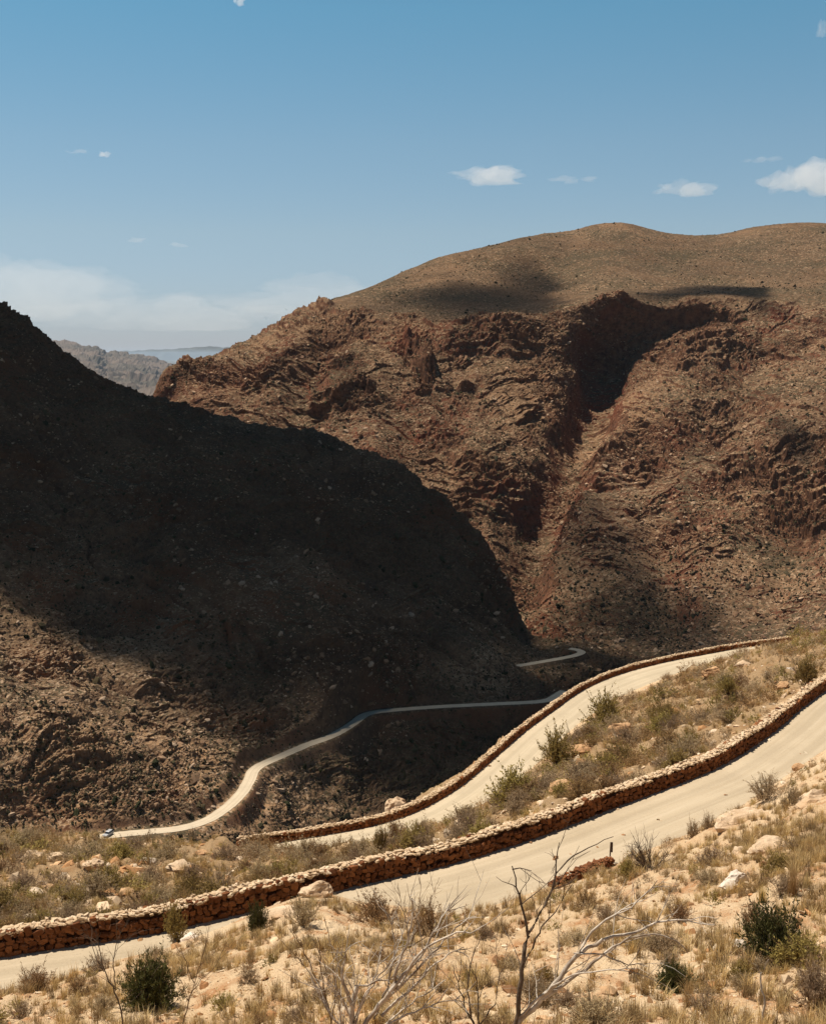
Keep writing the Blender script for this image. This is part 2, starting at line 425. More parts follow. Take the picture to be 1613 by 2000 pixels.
# --- near hillside, both walled roads and the bank between them
def curve_feat(L):
    U, V = screen(L); R = np.hypot(L[:, 0], L[:, 1])
    return [(u, v, r) for u, v, r in zip(U, V, R)]
A_f = [
    [(-900, 6840, -4.3), (2500, 6840, -4.3)],
    [(-500, 2000, 29), (0, 2000, 28), (400, 2000, 24), (806, 2000, 19), (1200, 2000, 19), (1613, 2000, 20), (2100, 2000, 21)],
    [(-500, 1975, -20.4), (-200, 1955, -21), (0, 1930, -21.6), (90, 1915, -21.8), (200, 1882, -22.2), (330, 1850, -22.6), (430, 1812, -22.9), (520, 1772, -22.6), (590, 1748, -22.2), (650, 1747, -22.2), (700, 1760, -23.0), (800, 1772, -23.4), (895, 1790, -23.5), (970, 1766, -23.5), (1080, 1730, -23.5), (1205, 1686, -23.4), (1250, 1664, -23.4), (1340, 1630, -23.4), (1450, 1572, -23.3), (1540, 1512, -23.2), (1613, 1462, -23.0), (1750, 1390, -22.6), (2100, 1250, -22)],
    curve_feat(off(w1, 5.6)),
    curve_feat(off(w1, -.1)),
    curve_feat(off(w1, -1.2) + [0, 0, -.15]),
    [(-500, 1655, 74), (0, 1643, 78), (120, 1640, 80), (250, 1648, 80), (440, 1654, 79), (520, 1668, 76), (650, 1680, 73), (800, 1640, 75), (900, 1606, 78), (1000, 1560, 84), (1060, 1505, 92), (1150, 1440, 102), (1300, 1370, 112), (1400, 1322, 120), (1500, 1268, 128), (1613, 1236, 132), (1750, 1205, 140), (2100, 1150, 160)],
]
n2 = [(-500, 1740, 96), (0, 1735, 98), (300, 1725, 96), (430, 1702, 92), (500, 1672, -39), (620, 1671, -39), (700, 1657, -39), (800, 1628, -39), (900, 1592, -39), (960, 1566, -39), (1010, 1528, -39), (1060, 1480, -39), (1130, 1412, -39), (1200, 1366, -39), (1280, 1330, -39), (1330, 1312, -39), (1400, 1288, -39), (1480, 1268, -39.3), (1560, 1262, -42), (1750, 1250, 180), (2100, 1230, 200)]
A_f.append(n2)
A_f.append([(-500, 1760, 104), (0, 1752, 106), (300, 1745, 103), (400, 1700, 98)] + curve_feat(off(w2, -.1))[8:-6] + [(1560, 1262, 186), (1750, 1262, 200), (2100, 1250, 215)])
b2 = off(w2, -1.1) + [0, 0, -.25]
A_f.append([(-500, 1790, 112), (0, 1780, 114), (300, 1770, 108)] + curve_feat(b2)[20:-6] + [(1560, 1280, 190), (1750, 1290, 206), (2100, 1280, 222)])
A_f.append([(-500, 1830, 122), (0, 1820, 124), (400, 1760, 108), (600, 1660, 100), (700, 1628, 104), (745, 1595, 104), (790, 1575, 107), (850, 1540, 110), (930, 1490, 117), (1000, 1432, 126), (1060, 1392, 134), (1150, 1352, 142), (1300, 1310, 152), (1450, 1285, 166), (1560, 1290, 196), (2100, 1300, 232)])
A_f.append([(-500, 2000, 190), (0, 2000, 190), (600, 1960, 170), (900, 1900, 180), (1300, 1850, 210), (1613, 1800, 240), (2100, 1800, 260)])
A = Sheet(A_f, -420, 2030, 1150, 1500, smooth=9, wR=30., linear=True)
pf = A.flat()
d1, s1, _ = line_dist(pf[:, :2], w1[::2]); d2, s2, _ = line_dist(pf[:, :2], w2[::2])
side1 = d1 * -s1; side2 = d2 * -s2                         # + = viewer's side of the wall
Rf = np.hypot(pf[:, 0], pf[:, 1])
rough1 = np.where(side1 > 0, sstep(5.6, 8.0, side1), sstep(.8, 3.0, -side1))
w2vis = sstep(440, 480, screen(pf)[0])
rough2 = np.where(side2 > 0, sstep(6.0, 8.5, side2), sstep(.6, 2.5, -side2))
rough2 = np.where(Rf > 84, rough2 * 1.0, 1.0); rough2 = 1 - (1 - rough2) * w2vis
rough = rough1 * rough2
q2 = np.c_[pf[:, :2], np.zeros(len(pf))]
nearcrest = np.where(side1 > 0, .45 + .55 * sstep(13, 22, side1), 1.0)
dz = .5 * nearcrest * fbm(q2, 7.0, 3) + .2 * fbm(q2 + 50, 1.6, 4, .55)
lump = np.maximum(fbm(q2 + 90, 3.2, 3), .12) - .12           # low rock ledges pushing through
dz = dz + 1.0 * lump * sstep(0, 1, np.where(side1 > 0, .4, 1.0)) + .045 * fbm(q2, .35, 2)
far = sstep(16, 24, Rf)
A.P[..., 2] += (dz * rough * (.3 + .7 * far)).reshape(A.shape)
A.P[..., 2] += (.03 * fbm(q2, 1.3, 3) * (1 - rough)).reshape(A.shape)
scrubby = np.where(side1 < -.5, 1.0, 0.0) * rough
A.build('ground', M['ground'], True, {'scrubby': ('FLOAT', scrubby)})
print('A', time.time() - T0)

# --- valley and dark mountain on the left
B_f = [
    [(-400, 2100, 300), (600, 2000, 330), (1100, 1700, 400), (1500, 1500, 450), (2000, 1500, 470)],
    [(-400, 1760, 335), (0, 1745, 345), (200, 1735, 345), (400, 1730, 355), (540, 1700, 385), (700, 1620, 430), (800, 1600, 445), (900, 1545, 470), (1000, 1500, 495), (1090, 1430, 530), (1150, 1370, 560), (1250, 1340, 590), (1500, 1330, 600), (2000, 1320, 620)],
    curve_feat(r3),
    [(-400, 1560, 385), (0, 1480, 402), (200, 1500, 404), (400, 1480, 422), (520, 1400, 466), (650, 1350, 482), (760, 1300, 520), (900, 1320, 528), (1000, 1345, 538), (1060, 1355, 548), (1110, 1356, 560), (1250, 1345, 610), (1500, 1330, 630), (2000, 1320, 640)],
    [(-400, 1220, 450), (0, 1230, 462), (200, 1260, 482), (400, 1200, 512), (520, 1120, 545), (620, 1060, 575), (700, 1110, 575), (760, 1150, 578), (860, 1212, 572), (950, 1262, 566), (1005, 1300, 562), (1050, 1330, 560), (1090, 1352, 562), (1130, 1330, 580), (1300, 1330, 620), (2000, 1310, 650)],
    [(-400, 1040, 520), (0, 1060, 532), (200, 1040, 562), (400, 1000, 590), (520, 1000, 600), (620, 1040, 600), (700, 1110, 598), (760, 1162, 596), (860, 1235, 590), (950, 1292, 585), (1005, 1318, 582), (1060, 1316, 585), (1110, 1310, 592), (1160, 1300, 605), (1300, 1325, 640), (2000, 1300, 665)],
    [(-400, 830, 640), (0, 850, 600), (200, 880, 625), (400, 900, 650), (620, 940, 660), (780, 1020, 650), (900, 1110, 640), (960, 1200, 628), (1010, 1258, 622), (1060, 1280, 622), (1110, 1281, 628), (1160, 1285, 640), (1300, 1320, 660), (2000, 1300, 680)],
    [(-400, 420, 720), (-150, 520, 720), (0, 602, 720), (60, 652, 720), (110, 688, 725), (200, 738, 730), (260, 757, 735), (310, 773, 738), (400, 806, 740), (480, 831, 738), (560, 836, 735), (620, 842, 730), (680, 868, 720), (740, 890, 712), (780, 912, 705), (840, 946, 695), (880, 976, 688), (920, 1012, 682), (945, 1052, 677), (965, 1092, 672), (985, 1132, 668), (1010, 1192, 662), (1032, 1230, 660), (1060, 1250, 660), (1110, 1268, 660), (1200, 1290, 668), (1400, 1310, 690), (2000, 1290, 700)],
    [(-400, 640, 860), (0, 800, 850), (300, 900, 860), (620, 960, 840), (900, 1120, 790), (1010, 1260, 760), (1100, 1310, 750), (1300, 1340, 760), (2000, 1340, 770)],
]
B = Sheet(B_f, -330, 1500, 1150, 1350, smooth=21, wR=14.)
nb = B.normals().reshape(-1, 3)
p = B.flat().copy()
Ub, Vb = screen(p)
dr3, _, zr3 = line_dist(p[:, :2], r3); dr3b, _, zr3b = line_dist(p[:, :2], r3b)
keep = sstep(3.0, 11.0, dr3) * sstep(3.0, 9.0, dr3b)
ridge_fade = 1.0
def saw(s):
    f = s - np.floor(s); return np.where(f < .22, f / .22, 1 - (f - .22) / .78)
def hsh(k): return np.modf(np.abs(np.sin(k * 12.9898) * 43758.5453))[0]
def strata(p, period, warp, tilt, seed):
    s = (p @ np.array(tilt) + FOLD) / period + warp * fbm(p + seed, period * 6, 4)
    return saw(s) * (.35 + .65 * hsh(np.floor(s) + seed))
def rocky(p, scale, led_mask, seed=0., tilt=(.05, .10, 1.), warp=.8, amp=1.0):
    big = fbm(p + seed, 90 * scale, 5, .5)
    rid = fbm(p * [1, 1, .45] + seed + 31, 34 * scale, 5, .52, True) - .9
    patch = sstep(-.15, .45, fbm(p + seed + 77, 55 * scale, 3) + led_mask)
    global FOLD
    FOLD = 55 * scale * fbm(p + seed + 3, 160 * scale, 2)            # bent beds
    p = p + (perlin(p / (3.1 * scale)) * .9 * scale)[:, None] * np.array([1., 1., .4])
    st = strata(p, 19 * scale, warp, tilt, seed + 4) * 6.0 + strata(p, 8.5 * scale, warp, tilt, seed) * 3.6 + strata(p, 3.6 * scale, warp, tilt, seed + 9) * 1.9 + strata(p, 1.6 * scale, warp, tilt, seed + 19) * .8
    rub = fbm(p + seed + 5, 6.5 * scale, 3, .6) + .8 * fbm(p + seed + 25, 1.9 * scale, 3, .7)
    return scale * (7.0 * big + 2.6 * rid + amp * patch * (st * .62 - 1.8) + (.42 + .75 * patch) * rub)
FOLD = 0
def blobs(U, V, L):
    o = 0
    for u, v, a, b, k in L: o = o + k * np.exp(-((U - u) / a) ** 2 - ((V - v) / b) ** 2)
    return o
LIPX = [-7, -3, -.8, 0, .22, .8, 1.6, 3.2]; LIPY = [0, .22, .8, 1, .05, -.5, -.35, 0]
def ledge_field(sheet, U, V, lines, zones, nrand, seed, hr=(1.0, 3.6), lr=(22, 95), foldamp=.35):
    """rock steps: each breaks the slope along a line, lip out and hollow beneath"""
    r = np.random.default_rng(seed); nr, nc = sheet.shape
    U2 = U.reshape(nr, nc); V2 = V.reshape(nr, nc); um = U2.mean(0); R2 = sheet.R; out = np.zeros((nr, nc))
    L = []
    for l, h in lines:                                     # each band: a stack of thin broken beds
        l = np.array(l, float); w = l[-1, 0] - l[0, 0]; nb_ = 4 if h > 6 else 3
        for k in range(nb_):
            for part in range(2):
                a0 = l[0, 0] + w * (r.uniform(-.06, .12) if part == 0 else r.uniform(.42, .6)); a1 = l[0, 0] + w * (r.uniform(.45, .62) if part == 0 else r.uniform(.9, 1.08))
                xs = np.linspace(a0, a1, 7); ys = np.interp(xs, l[:, 0], l[:, 1]) + (k - (nb_ - 1) / 2) * h * 1.0 + r.normal(0, h * .3) + (xs - xs.mean()) * r.normal(-.04, .09)
                L.append((np.c_[xs, ys + r.normal(0, h * .12, 7)], h * r.uniform(.45, .95)))
    wts = np.array([a * b * k for _, _, a, b, k in zones]); wts /= wts.sum()
    for _ in range(nrand):
        u, v, a, b, k = zones[r.choice(len(zones), p=wts)]
        u = u + r.normal(0, .75) * a; v = v + r.normal(0, .75) * b
        ln = r.uniform(*lr) * r.uniform(.5, 1); sl = foldamp * float(perlin(np.array([[u / 150, v / 110, seed]]))[0]) * 2 + r.normal(0, .08)
        xs = np.linspace(-ln / 2, ln / 2, 6); L.append((np.c_[u + xs, v + sl * xs + r.normal(0, ln * .025, 6)], r.uniform(*hr) * (.5 + .5 * ln / lr[1])))
    for l, h in L:
        j = np.where((um > l[0, 0] - 3) & (um < l[-1, 0] + 3))[0]
        if len(j) < 2: continue
        j0, j1 = j[0], j[-1] + 1; u = U2[:, j0:j1]; R = R2[:, j0:j1]
        q = np.stack([um[j0:j1] / 34., np.full(j1 - j0, l[0, 1]), np.full(j1 - j0, seed)], 1); q3 = q * [3.1, 1, 1]
        n1 = perlin(q); n2 = perlin(q3)
        vl = np.interp(um[j0:j1], l[:, 0], l[:, 1]) + h * (1.3 * n1 + .35 * n2)
        tt = (um[j0:j1] - l[0, 0]) / (l[-1, 0] - l[0, 0]); tap = np.clip(np.minimum(tt, 1 - tt) * 6, 0, 1) ** .7
        hh = h * (.8 + .2 * n2 + .7 * n1).clip(.1, 1.6)
        e = (V2[:, j0:j1] - vl) / h
        i = np.where((e > -7).any(1) & (e < 3.2).any(1))[0]
        if not len(i): continue
        i0, i1 = i[0], i[-1] + 1
        out[i0:i1, j0:j1] += np.interp(e[i0:i1], LIPX, LIPY) * (hh * tap)[None] * R[i0:i1] / FPX
    return out.ravel()
ledB = blobs(Ub, Vb, [(120, 640, 200, 60, .3), (170, 1020, 200, 60, .5), (360, 1330, 70, 60, .6), (160, 1480, 120, 60, .4), (620, 1040, 140, 50, .4), (380, 980, 200, 40, .35), (300, 1430, 100, 60, .2), (250, 1590, 120, 30, .2)]) - .12
dB = rocky(p, .72, ledB, 3.0, (-.12, .05, 1.0), .7)
zB = [(120, 700, 200, 90, .3), (170, 1040, 220, 90, .8), (360, 1340, 90, 70, .9), (160, 1480, 150, 90, .6), (620, 1060, 170, 70, .7), (380, 990, 220, 50, .8), (300, 1430, 140, 90, .5), (820, 1180, 120, 80, .5), (700, 1250, 200, 90, .4), (800, 980, 120, 80, .3), (880, 1430, 160, 40, .4), (60, 1300, 120, 100, .4)]
LB = [([(300, 1008), (380, 1000), (450, 990), (550, 985), (640, 1002)], 4.5), ([(325, 1038), (420, 1022), (490, 1014)], 3.5), ([(180, 1135), (260, 1125), (340, 1142)], 4), ([(-20, 1042), (60, 1035), (135, 1048)], 5), ([(265, 1348), (320, 1340), (365, 1352)], 5), ([(270, 1322), (330, 1312), (372, 1325)], 4), ([(610, 1050), (680, 1078), (735, 1122)], 5), ([(120, 1484), (205, 1492)], 5), ([(150, 965), (205, 1002)], 4), ([(240, 1395), (300, 1420), (350, 1450)], 4), ([(0, 870), (80, 905), (150, 960)], 4)]
dB = dB + 1.7 * ledge_field(B, Ub, Vb, LB, zB, 420, 5, (1.0, 3.4), (20, 90), .4)
rg = np.exp(-((B.R - B.feat[7][None]) / 26.0) ** 2).ravel()
dB = dB + rg * (1.9 * fbm(p + 60, 9, 4, .6) + 1.5 * (fbm(p + 70, 16, 3, .5, True) - .8))
gw = Ub - .95 * Vb + 150 * fbm(p + 400, 120, 4)
gl = (1 - np.abs(perlin(np.c_[gw / 85, Vb / 260, np.full(len(p), 7.7)]))) ** 5 * (.4 + sstep(-.2, .4, fbm(p + 300, 80, 2)))
dB = dB - 3.4 * gl * sstep(780, 1000, Vb) * sstep(1560, 1380, Vb) - 2.2 * gl * sstep(600, 800, Vb) * sstep(1000, 900, Vb)
p2 = p + nb * (dB * keep)[:, None]
bl = 1 - sstep(2.6, 6.5, dr3); p2[:, 2] = p2[:, 2] * (1 - bl) + ZR3 * bl
bl = 1 - sstep(2.2, 5.5, dr3b); p2[:, 2] = p2[:, 2] * (1 - bl) + (ZR3 - 3) * bl
B.P = p2.reshape(*B.shape, 3)
scree = blobs(Ub, Vb, [(960, 1320, 150, 45, .5), (560, 1180, 160, 70, .35), (60, 1400, 330, 190, 1.1), (330, 1530, 170, 130, 1.0), (930, 1290, 130, 40, .8), (800, 1190, 60, 50, .4), (200, 1130, 240, 110, .45), (100, 1600, 400, 90, 1.0), (650, 1420, 300, 50, .35), (560, 1560, 120, 60, .6)])  # sunlit parts of the slope, kept pale in the soil colour
painted_shade = np.clip(1 - scree + .45 * fbm(B.flat(), 60, 4), .0, 1)  # cloud shade painted into soil and rock colour outside the sunlit parts
B.build('mountain', M['mtn_l'], False, {'shade_and_growth': ('FLOAT', painted_shade)})
print('B', time.time() - T0)

# --- brown mountain across the gorge
C_f = [
    [(0, 1500, 600), (900, 1420, 640), (1500, 1420, 640), (2000, 1420, 640)],
    [(0, 1400, 760), (500, 1330, 780), (900, 1300, 760), (1100, 1292, 720), (1250, 1290, 705), (1450, 1280, 690), (1613, 1262, 680), (2000, 1250, 690)],
    [(0, 1300, 860), (400, 1200, 900), (800, 1120, 870), (950, 1130, 800), (1050, 1160, 775), (1200, 1130, 778), (1400, 1100, 770), (1613, 1080, 760), (2000, 1040, 760)],
    [(0, 1150, 960), (300, 1000, 1010), (500, 930, 1000), (700, 930, 960), (850, 960, 915), (950, 970, 890), (1060, 980, 895), (1120, 960, 905), (1250, 945, 890), (1400, 930, 890), (1613, 920, 880), (2000, 890, 880)],
    [(0, 1050, 1080), (300, 900, 1120), (400, 820, 1110), (500, 800, 1080), (650, 790, 1050), (800, 800, 1030), (950, 810, 1020), (1080, 820, 1050), (1160, 800, 1085), (1240, 785, 1060), (1330, 790, 1030), (1450, 790, 1030), (1613, 780, 1020), (2000, 760, 1020)],
    [(0, 1000, 1160), (300, 830, 1180), (360, 770, 1170), (420, 740, 1160), (520, 710, 1150), (620, 690, 1140), (700, 685, 1130), (800, 695, 1120), (900, 700, 1130), (1020, 700, 1140), (1110, 690, 1165), (1180, 700, 1185), (1300, 680, 1165), (1400, 690, 1150), (1500, 700, 1160), (1613, 690, 1160), (2000, 660, 1160)],
    [(0, 990, 1190), (280, 830, 1200), (325, 735, 1195), (370, 712, 1205), (440, 698, 1220), (520, 668, 1220), (600, 640, 1215), (680, 642, 1205), (780, 648, 1195), (850, 655, 1190), (960, 636, 1205), (1050, 624, 1215), (1120, 600, 1215), (1190, 572, 1225), (1290, 592, 1240), (1400, 596, 1245), (1500, 610, 1250), (1613, 605, 1255), (2000, 560, 1260)],
    [(0, 985, 1300), (280, 815, 1250), (322, 732, 1215), (370, 705, 1230), (440, 691, 1260), (500, 664, 1300), (600, 622, 1310), (700, 598, 1320), (800, 590, 1340), (900, 580, 1370), (1000, 580, 1400), (1100, 578, 1420), (1190, 566, 1350), (1300, 566, 1400), (1400, 562, 1420), (1500, 556, 1440), (1613, 548, 1460), (2000, 520, 1480)],
    [(0, 980, 1340), (280, 812, 1280), (316, 745, 1235), (330, 722, 1238), (360, 702, 1250), (432, 689, 1290), (500, 656, 1360), (560, 626, 1420), (650, 590, 1480), (700, 572, 1520), (800, 532, 1600), (900, 500, 1680), (960, 484, 1740), (1020, 466, 1780), (1070, 455, 1800), (1150, 447, 1850), (1220, 446, 1880), (1300, 458, 1930), (1400, 460, 1960), (1480, 448, 1980), (1613, 443, 2000), (2000, 440, 2050)],
    [(0, 1000, 1700), (316, 900, 1700), (500, 800, 1900), (900, 600, 2300), (1300, 540, 2600), (1613, 520, 2700), (2000, 520, 2700)],
]
C = Sheet(C_f, 60, 1960, 1200, 1300, smooth=19, wR=9.)
nc_ = C.normals().reshape(-1, 3)
p = C.flat().copy(); Uc, Vc = screen(p); C0 = Sheet.at
base_at = lambda u, v: C.at(u, v)
carves = [  # gullies: pixels down the slope, half width m, depth m
    ([(1178, 700), (1165, 770), (1140, 840), (1105, 910), (1070, 980), (1035, 1060), (1015, 1130)], 21, 34),
    ([(1240, 860), (1270, 950), (1285, 1040), (1290, 1130), (1280, 1210)], 22, 13),
    ([(800, 680), (790, 760), (800, 840), (850, 900)], 24, 11),
    ([(640, 660), (600, 740), (590, 800)], 26, 12),
    ([(1500, 610), (1480, 690), (1440, 780)], 26, 10),
    ([(1420, 800), (1400, 900), (1380, 1000)], 26, 11),
    ([(500, 690), (470, 750), (450, 800)], 18, 8),
    ([(1560, 950), (1530, 1050), (1500, 1140)], 26, 10),
]
carv = np.zeros(len(p))
for L, w, d in carves:
    q = np.array([C.at(u, v) for u, v in L])
    D, S, _ = line_dist(p[:, :2], resample(q, 15.)[:, :2])
    wob = 1 + .35 * perlin(p / 40.0)
    carv += d * np.exp(-(D / (w * wob)) ** 2)
slope_top = sstep(1215, 1290, C.R.ravel() - 240 * (1 - sstep(560, 760, Uc)) - 60 * (1 - sstep(700, 1000, Uc)) * 0 + 45 * fbm(p, 120, 4))          # smooth grassy top above the cliff brow
lowfan = sstep(1010, 1090, Vc) * sstep(1020, 1120, Uc)                   # smooth fans at the foot
ledC = blobs(Uc, Vc, [(950, 655, 130, 28, .6), (880, 750, 110, 24, .3), (680, 720, 90, 60, .25), (930, 920, 80, 60, .45), (1200, 900, 90, 45, .5), (1350, 835, 90, 28, .5), (1280, 660, 130, 70, .6), (1520, 930, 130, 70, .6), (1180, 1080, 110, 40, .55), (1370, 1070, 80, 30, .55), (1500, 600, 110, 20, .4), (600, 620, 90, 40, .35), (450, 710, 110, 45, .4), (660, 690, 60, 50, .3), (1590, 1170, 60, 30, .6)]) - .16
# long hollow under the brow: the shaded amphitheatre
amph = blobs(Uc, Vc, [(1235, 690, 95, 66, 1.0), (1335, 640, 85, 40, 1.0), (1140, 700, 26, 40, .5)])
dC = rocky(p, 1.25, ledC + .8 * amph - .6 * lowfan, 41.0, (.10, -.08, 1.0), 1.15)
zC = [(950, 660, 150, 34, 1.), (860, 750, 150, 50, .7), (660, 720, 110, 80, .8), (930, 930, 100, 70, 1.), (1200, 890, 110, 60, 1.), (1360, 830, 110, 40, 1.), (1290, 660, 130, 70, 1.1), (1510, 930, 150, 80, 1.1), (1180, 1070, 120, 50, .8), (1370, 1070, 100, 40, 1.), (1520, 600, 110, 28, .8), (580, 640, 110, 50, .8), (450, 735, 110, 50, .7), (1590, 1170, 60, 40, .9), (1060, 880, 70, 90, .6), (1000, 1080, 60, 80, .3), (1450, 760, 130, 60, .5), (1240, 980, 130, 60, .6)]
LC = [([(835, 655), (880, 662), (930, 650), (990, 648), (1055, 655)], 7), ([(845, 674), (900, 682), (960, 673), (1050, 686)], 7), ([(812, 757), (850, 748), (884, 758)], 5), ([(884, 754), (950, 757), (978, 748)], 5), ([(878, 905), (920, 900), (975, 926), (1015, 930)], 8), ([(882, 962), (940, 957), (1000, 964), (1065, 954)], 9), ([(905, 985), (960, 985), (1010, 995)], 6), ([(1005, 822), (1055, 815), (1105, 850)], 7), ([(1125, 882), (1180, 868), (1232, 872)], 7), ([(1145, 938), (1200, 928), (1268, 905)], 8),
      ([(1298, 820), (1350, 829), (1400, 833), (1435, 818)], 7), ([(1395, 906), (1450, 895), (1500, 905), (1565, 880)], 11), ([(1525, 886), (1580, 870), (1640, 868)], 8), ([(1500, 945), (1560, 938), (1640, 925)], 9), ([(1495, 970), (1560, 985), (1640, 987)], 10), ([(1535, 1003), (1580, 1005), (1640, 998)], 8), ([(1315, 1052), (1370, 1045), (1440, 1036)], 6), ([(1325, 1088), (1370, 1076), (1450, 1062)], 8), ([(1125, 1062), (1170, 1050), (1225, 1056)], 8), ([(1130, 1082), (1190, 1074)], 6),
      ([(1485, 600), (1520, 611), (1545, 598), (1595, 578)], 7), ([(1180, 577), (1240, 602), (1290, 618), (1340, 612), (1405, 600)], 9), ([(1225, 652), (1300, 640), (1380, 628)], 8), ([(1255, 692), (1330, 680), (1390, 670), (1425, 664)], 8), ([(1315, 722), (1370, 702), (1415, 690)], 7), ([(1120, 640), (1160, 655), (1200, 690)], 7), ([(625, 602), (680, 580), (725, 570)], 7), ([(640, 628), (690, 625), (735, 610)], 6), ([(555, 642), (605, 618)], 6), ([(640, 692), (668, 702), (692, 690)], 6), ([(790, 672), (812, 690), (845, 722)], 11), ([(805, 700), (830, 725), (850, 745)], 9), ([(698, 742), (732, 762)], 6), ([(598, 772), (640, 776), (695, 770)], 8), ([(505, 738), (560, 720), (605, 728)], 6), ([(326, 718), (350, 704), (385, 713)], 6), ([(470, 758), (500, 742), (520, 752)], 6), ([(1075, 1010), (1105, 990), (1130, 1010)], 7), ([(1140, 1105), (1200, 1095), (1240, 1110)], 6)]
dC = dC + 1.45 * ledge_field(C, Uc, Vc, LC, zC, 620, 9, (1.2, 4.2), (22, 100), .38)
smoothC = np.clip(1 - .90 * slope_top - .45 * lowfan, .06, 1)
d = dC * smoothC + .9 * lowfan * 0 + slope_top * (7 * fbm(p + 8, 170, 3) + .5 * fbm(p, 5, 3)) - carv * .9
edge = sstep(280, 345, Uc)
p2 = p + nc_ * d[:, None]
p2[:, :2] += (p[:, :2] / np.hypot(p[:, 0], p[:, 1])[:, None]) * (44 * amph)[:, None]     # pushed back into the hill
C.P = p2.reshape(*C.shape, 3); 
if hasattr(C, '_scr'): del C._scr
vC = np.clip(.42 * slope_top + .25 * fbm(p + 500, 150, 4) + .5 * blobs(Uc, Vc, [(1120, 1200, 160, 50, 1.), (1060, 1090, 60, 90, .8), (1330, 1215, 150, 30, .8), (1210, 1120, 40, 90, .5)]) * (.6 + .8 * fbm(p + 600, 50, 3)), 0, .8)  # dark growth on the plateau, darker patches along the foot
C.build('mountain', M['mtn_r'], False, {'shade_and_growth': ('FLOAT', vC)})
print('C', time.time() - T0)

# --- far ridges and the plain beyond
def ridge(name, pts, R, depth, zfoot, amp, ncol, mat):
    f = [[(u, v, R) for u, v in pts]]
    base = Sheet([[(u, 795, R - depth) for u, v in pts], [(u, v + 34, R - depth * .45) for u, v in pts], [(u, v, R) for u, v in pts], [(u, v + 40, R + depth) for u, v in pts]], pts[0][0], pts[-1][0], ncol, 160, smooth=5, wR=9.)
    q = base.flat(); n = base.normals().reshape(-1, 3)
    base.P = (q + n * (amp * (fbm(q, R * .05, 6, .55) + .8 * fbm(q + 9, R * .018, 5, .55, True) - .7))[:, None]).reshape(*base.shape, 3)
    return base.build(name, mat, False)
ridge('hills', [(-500, 690), (-200, 660), (40, 668), (110, 675), (150, 677), (190, 681), (207, 692), (240, 695), (270, 699), (330, 713), (400, 735), (520, 760), (800, 790)], 16000, 9200, -275, 55, 500, M['ridge'])
ridge('hills', [(-600, 700), (0, 694), (150, 692), (250, 688), (330, 685), (400, 680), (440, 681), (600, 676), (900, 682), (1300, 684), (2200, 690)], 78000, 9000, -275, 120, 400, M['ridge_far'])
g = 60; xs = np.linspace(-100000, 100000, g); ys = np.linspace(-3000, 118000, g)
X, Y = np.meshgrid(xs, ys); i = np.arange(g * g).reshape(g, g)
F = np.stack([i[:-1, :-1], i[:-1, 1:], i[1:, 1:], i[1:, :-1]], -1).reshape(-1, 4)
link('terrain', make_mesh('terrain', np.stack([X, Y, np.full_like(X, -275.)], -1).reshape(-1, 3), F, M['plain']), kind='structure')

# ------------------------------------------------------------------ roads
def ribbon(name, L, left, right, mat, zfun, nx=9, crown=.05):
    L = resample(L, .8 if len(L) < 400 else 1.2)
    T = np.gradient(L[:, :2], axis=0); T /= np.linalg.norm(T, axis=1)[:, None]
    Nn = np.stack([T[:, 1], -T[:, 0]], 1)
    ts = np.linspace(left, right, nx)
    wob = .22 * perlin(np.c_[L[:, :2] / 2.6, np.zeros(len(L))])
    V = []; UV = []
    dist = np.r_[0, np.cumsum(np.linalg.norm(np.diff(L[:, :2], axis=0), axis=1))]
    for k, t in enumerate(ts):
        e = wob * (1 if k in (0, nx - 1) else 0)
        xy = L[:, :2] + Nn * (t + e)[:, None]
        c = crown * (1 - ((k - (nx - 1) / 2) / ((nx - 1) / 2)) ** 2) - .02 * math.exp(-((abs(k - (nx - 1) / 2) - 2) / .7) ** 2)
        V.append(np.c_[xy, zfun(L) + c]); UV.append(np.c_[dist, np.full(len(L), t)])
    V = np.stack(V, 1).reshape(-1, 3); UV = np.stack(UV, 1).reshape(-1, 2)
    n = len(L); i = np.arange(n * nx).reshape(n, nx)
    F = np.stack([i[:-1, :-1], i[1:, :-1], i[1:, 1:], i[:-1, 1:]], -1).reshape(-1, 4)
    me = make_mesh(name, V, F, mat, True)
    uvl = me.uv_layers.new(name='UVMap'); uvl.data.foreach_set('uv', UV[F.ravel()].astype(np.float32).ravel())
    return link(name, me, kind='structure')
ribbon('road', w1, -.05, 6.1, M['road_a'], lambda L: np.full(len(L), ZR1 + .06))
ribbon('road', w2, -.05, 7.2, M['road_b'], lambda L: np.full(len(L), ZR2 + .06))
ribbon('road', r3, -2.3, 2.3, M['road_c'], lambda L: np.full(len(L), ZR3 + .12))
ribbon('road', r3b, -2.2, 2.2, M['road_c'], lambda L: np.full(len(L), ZR3 - 3 + .12))

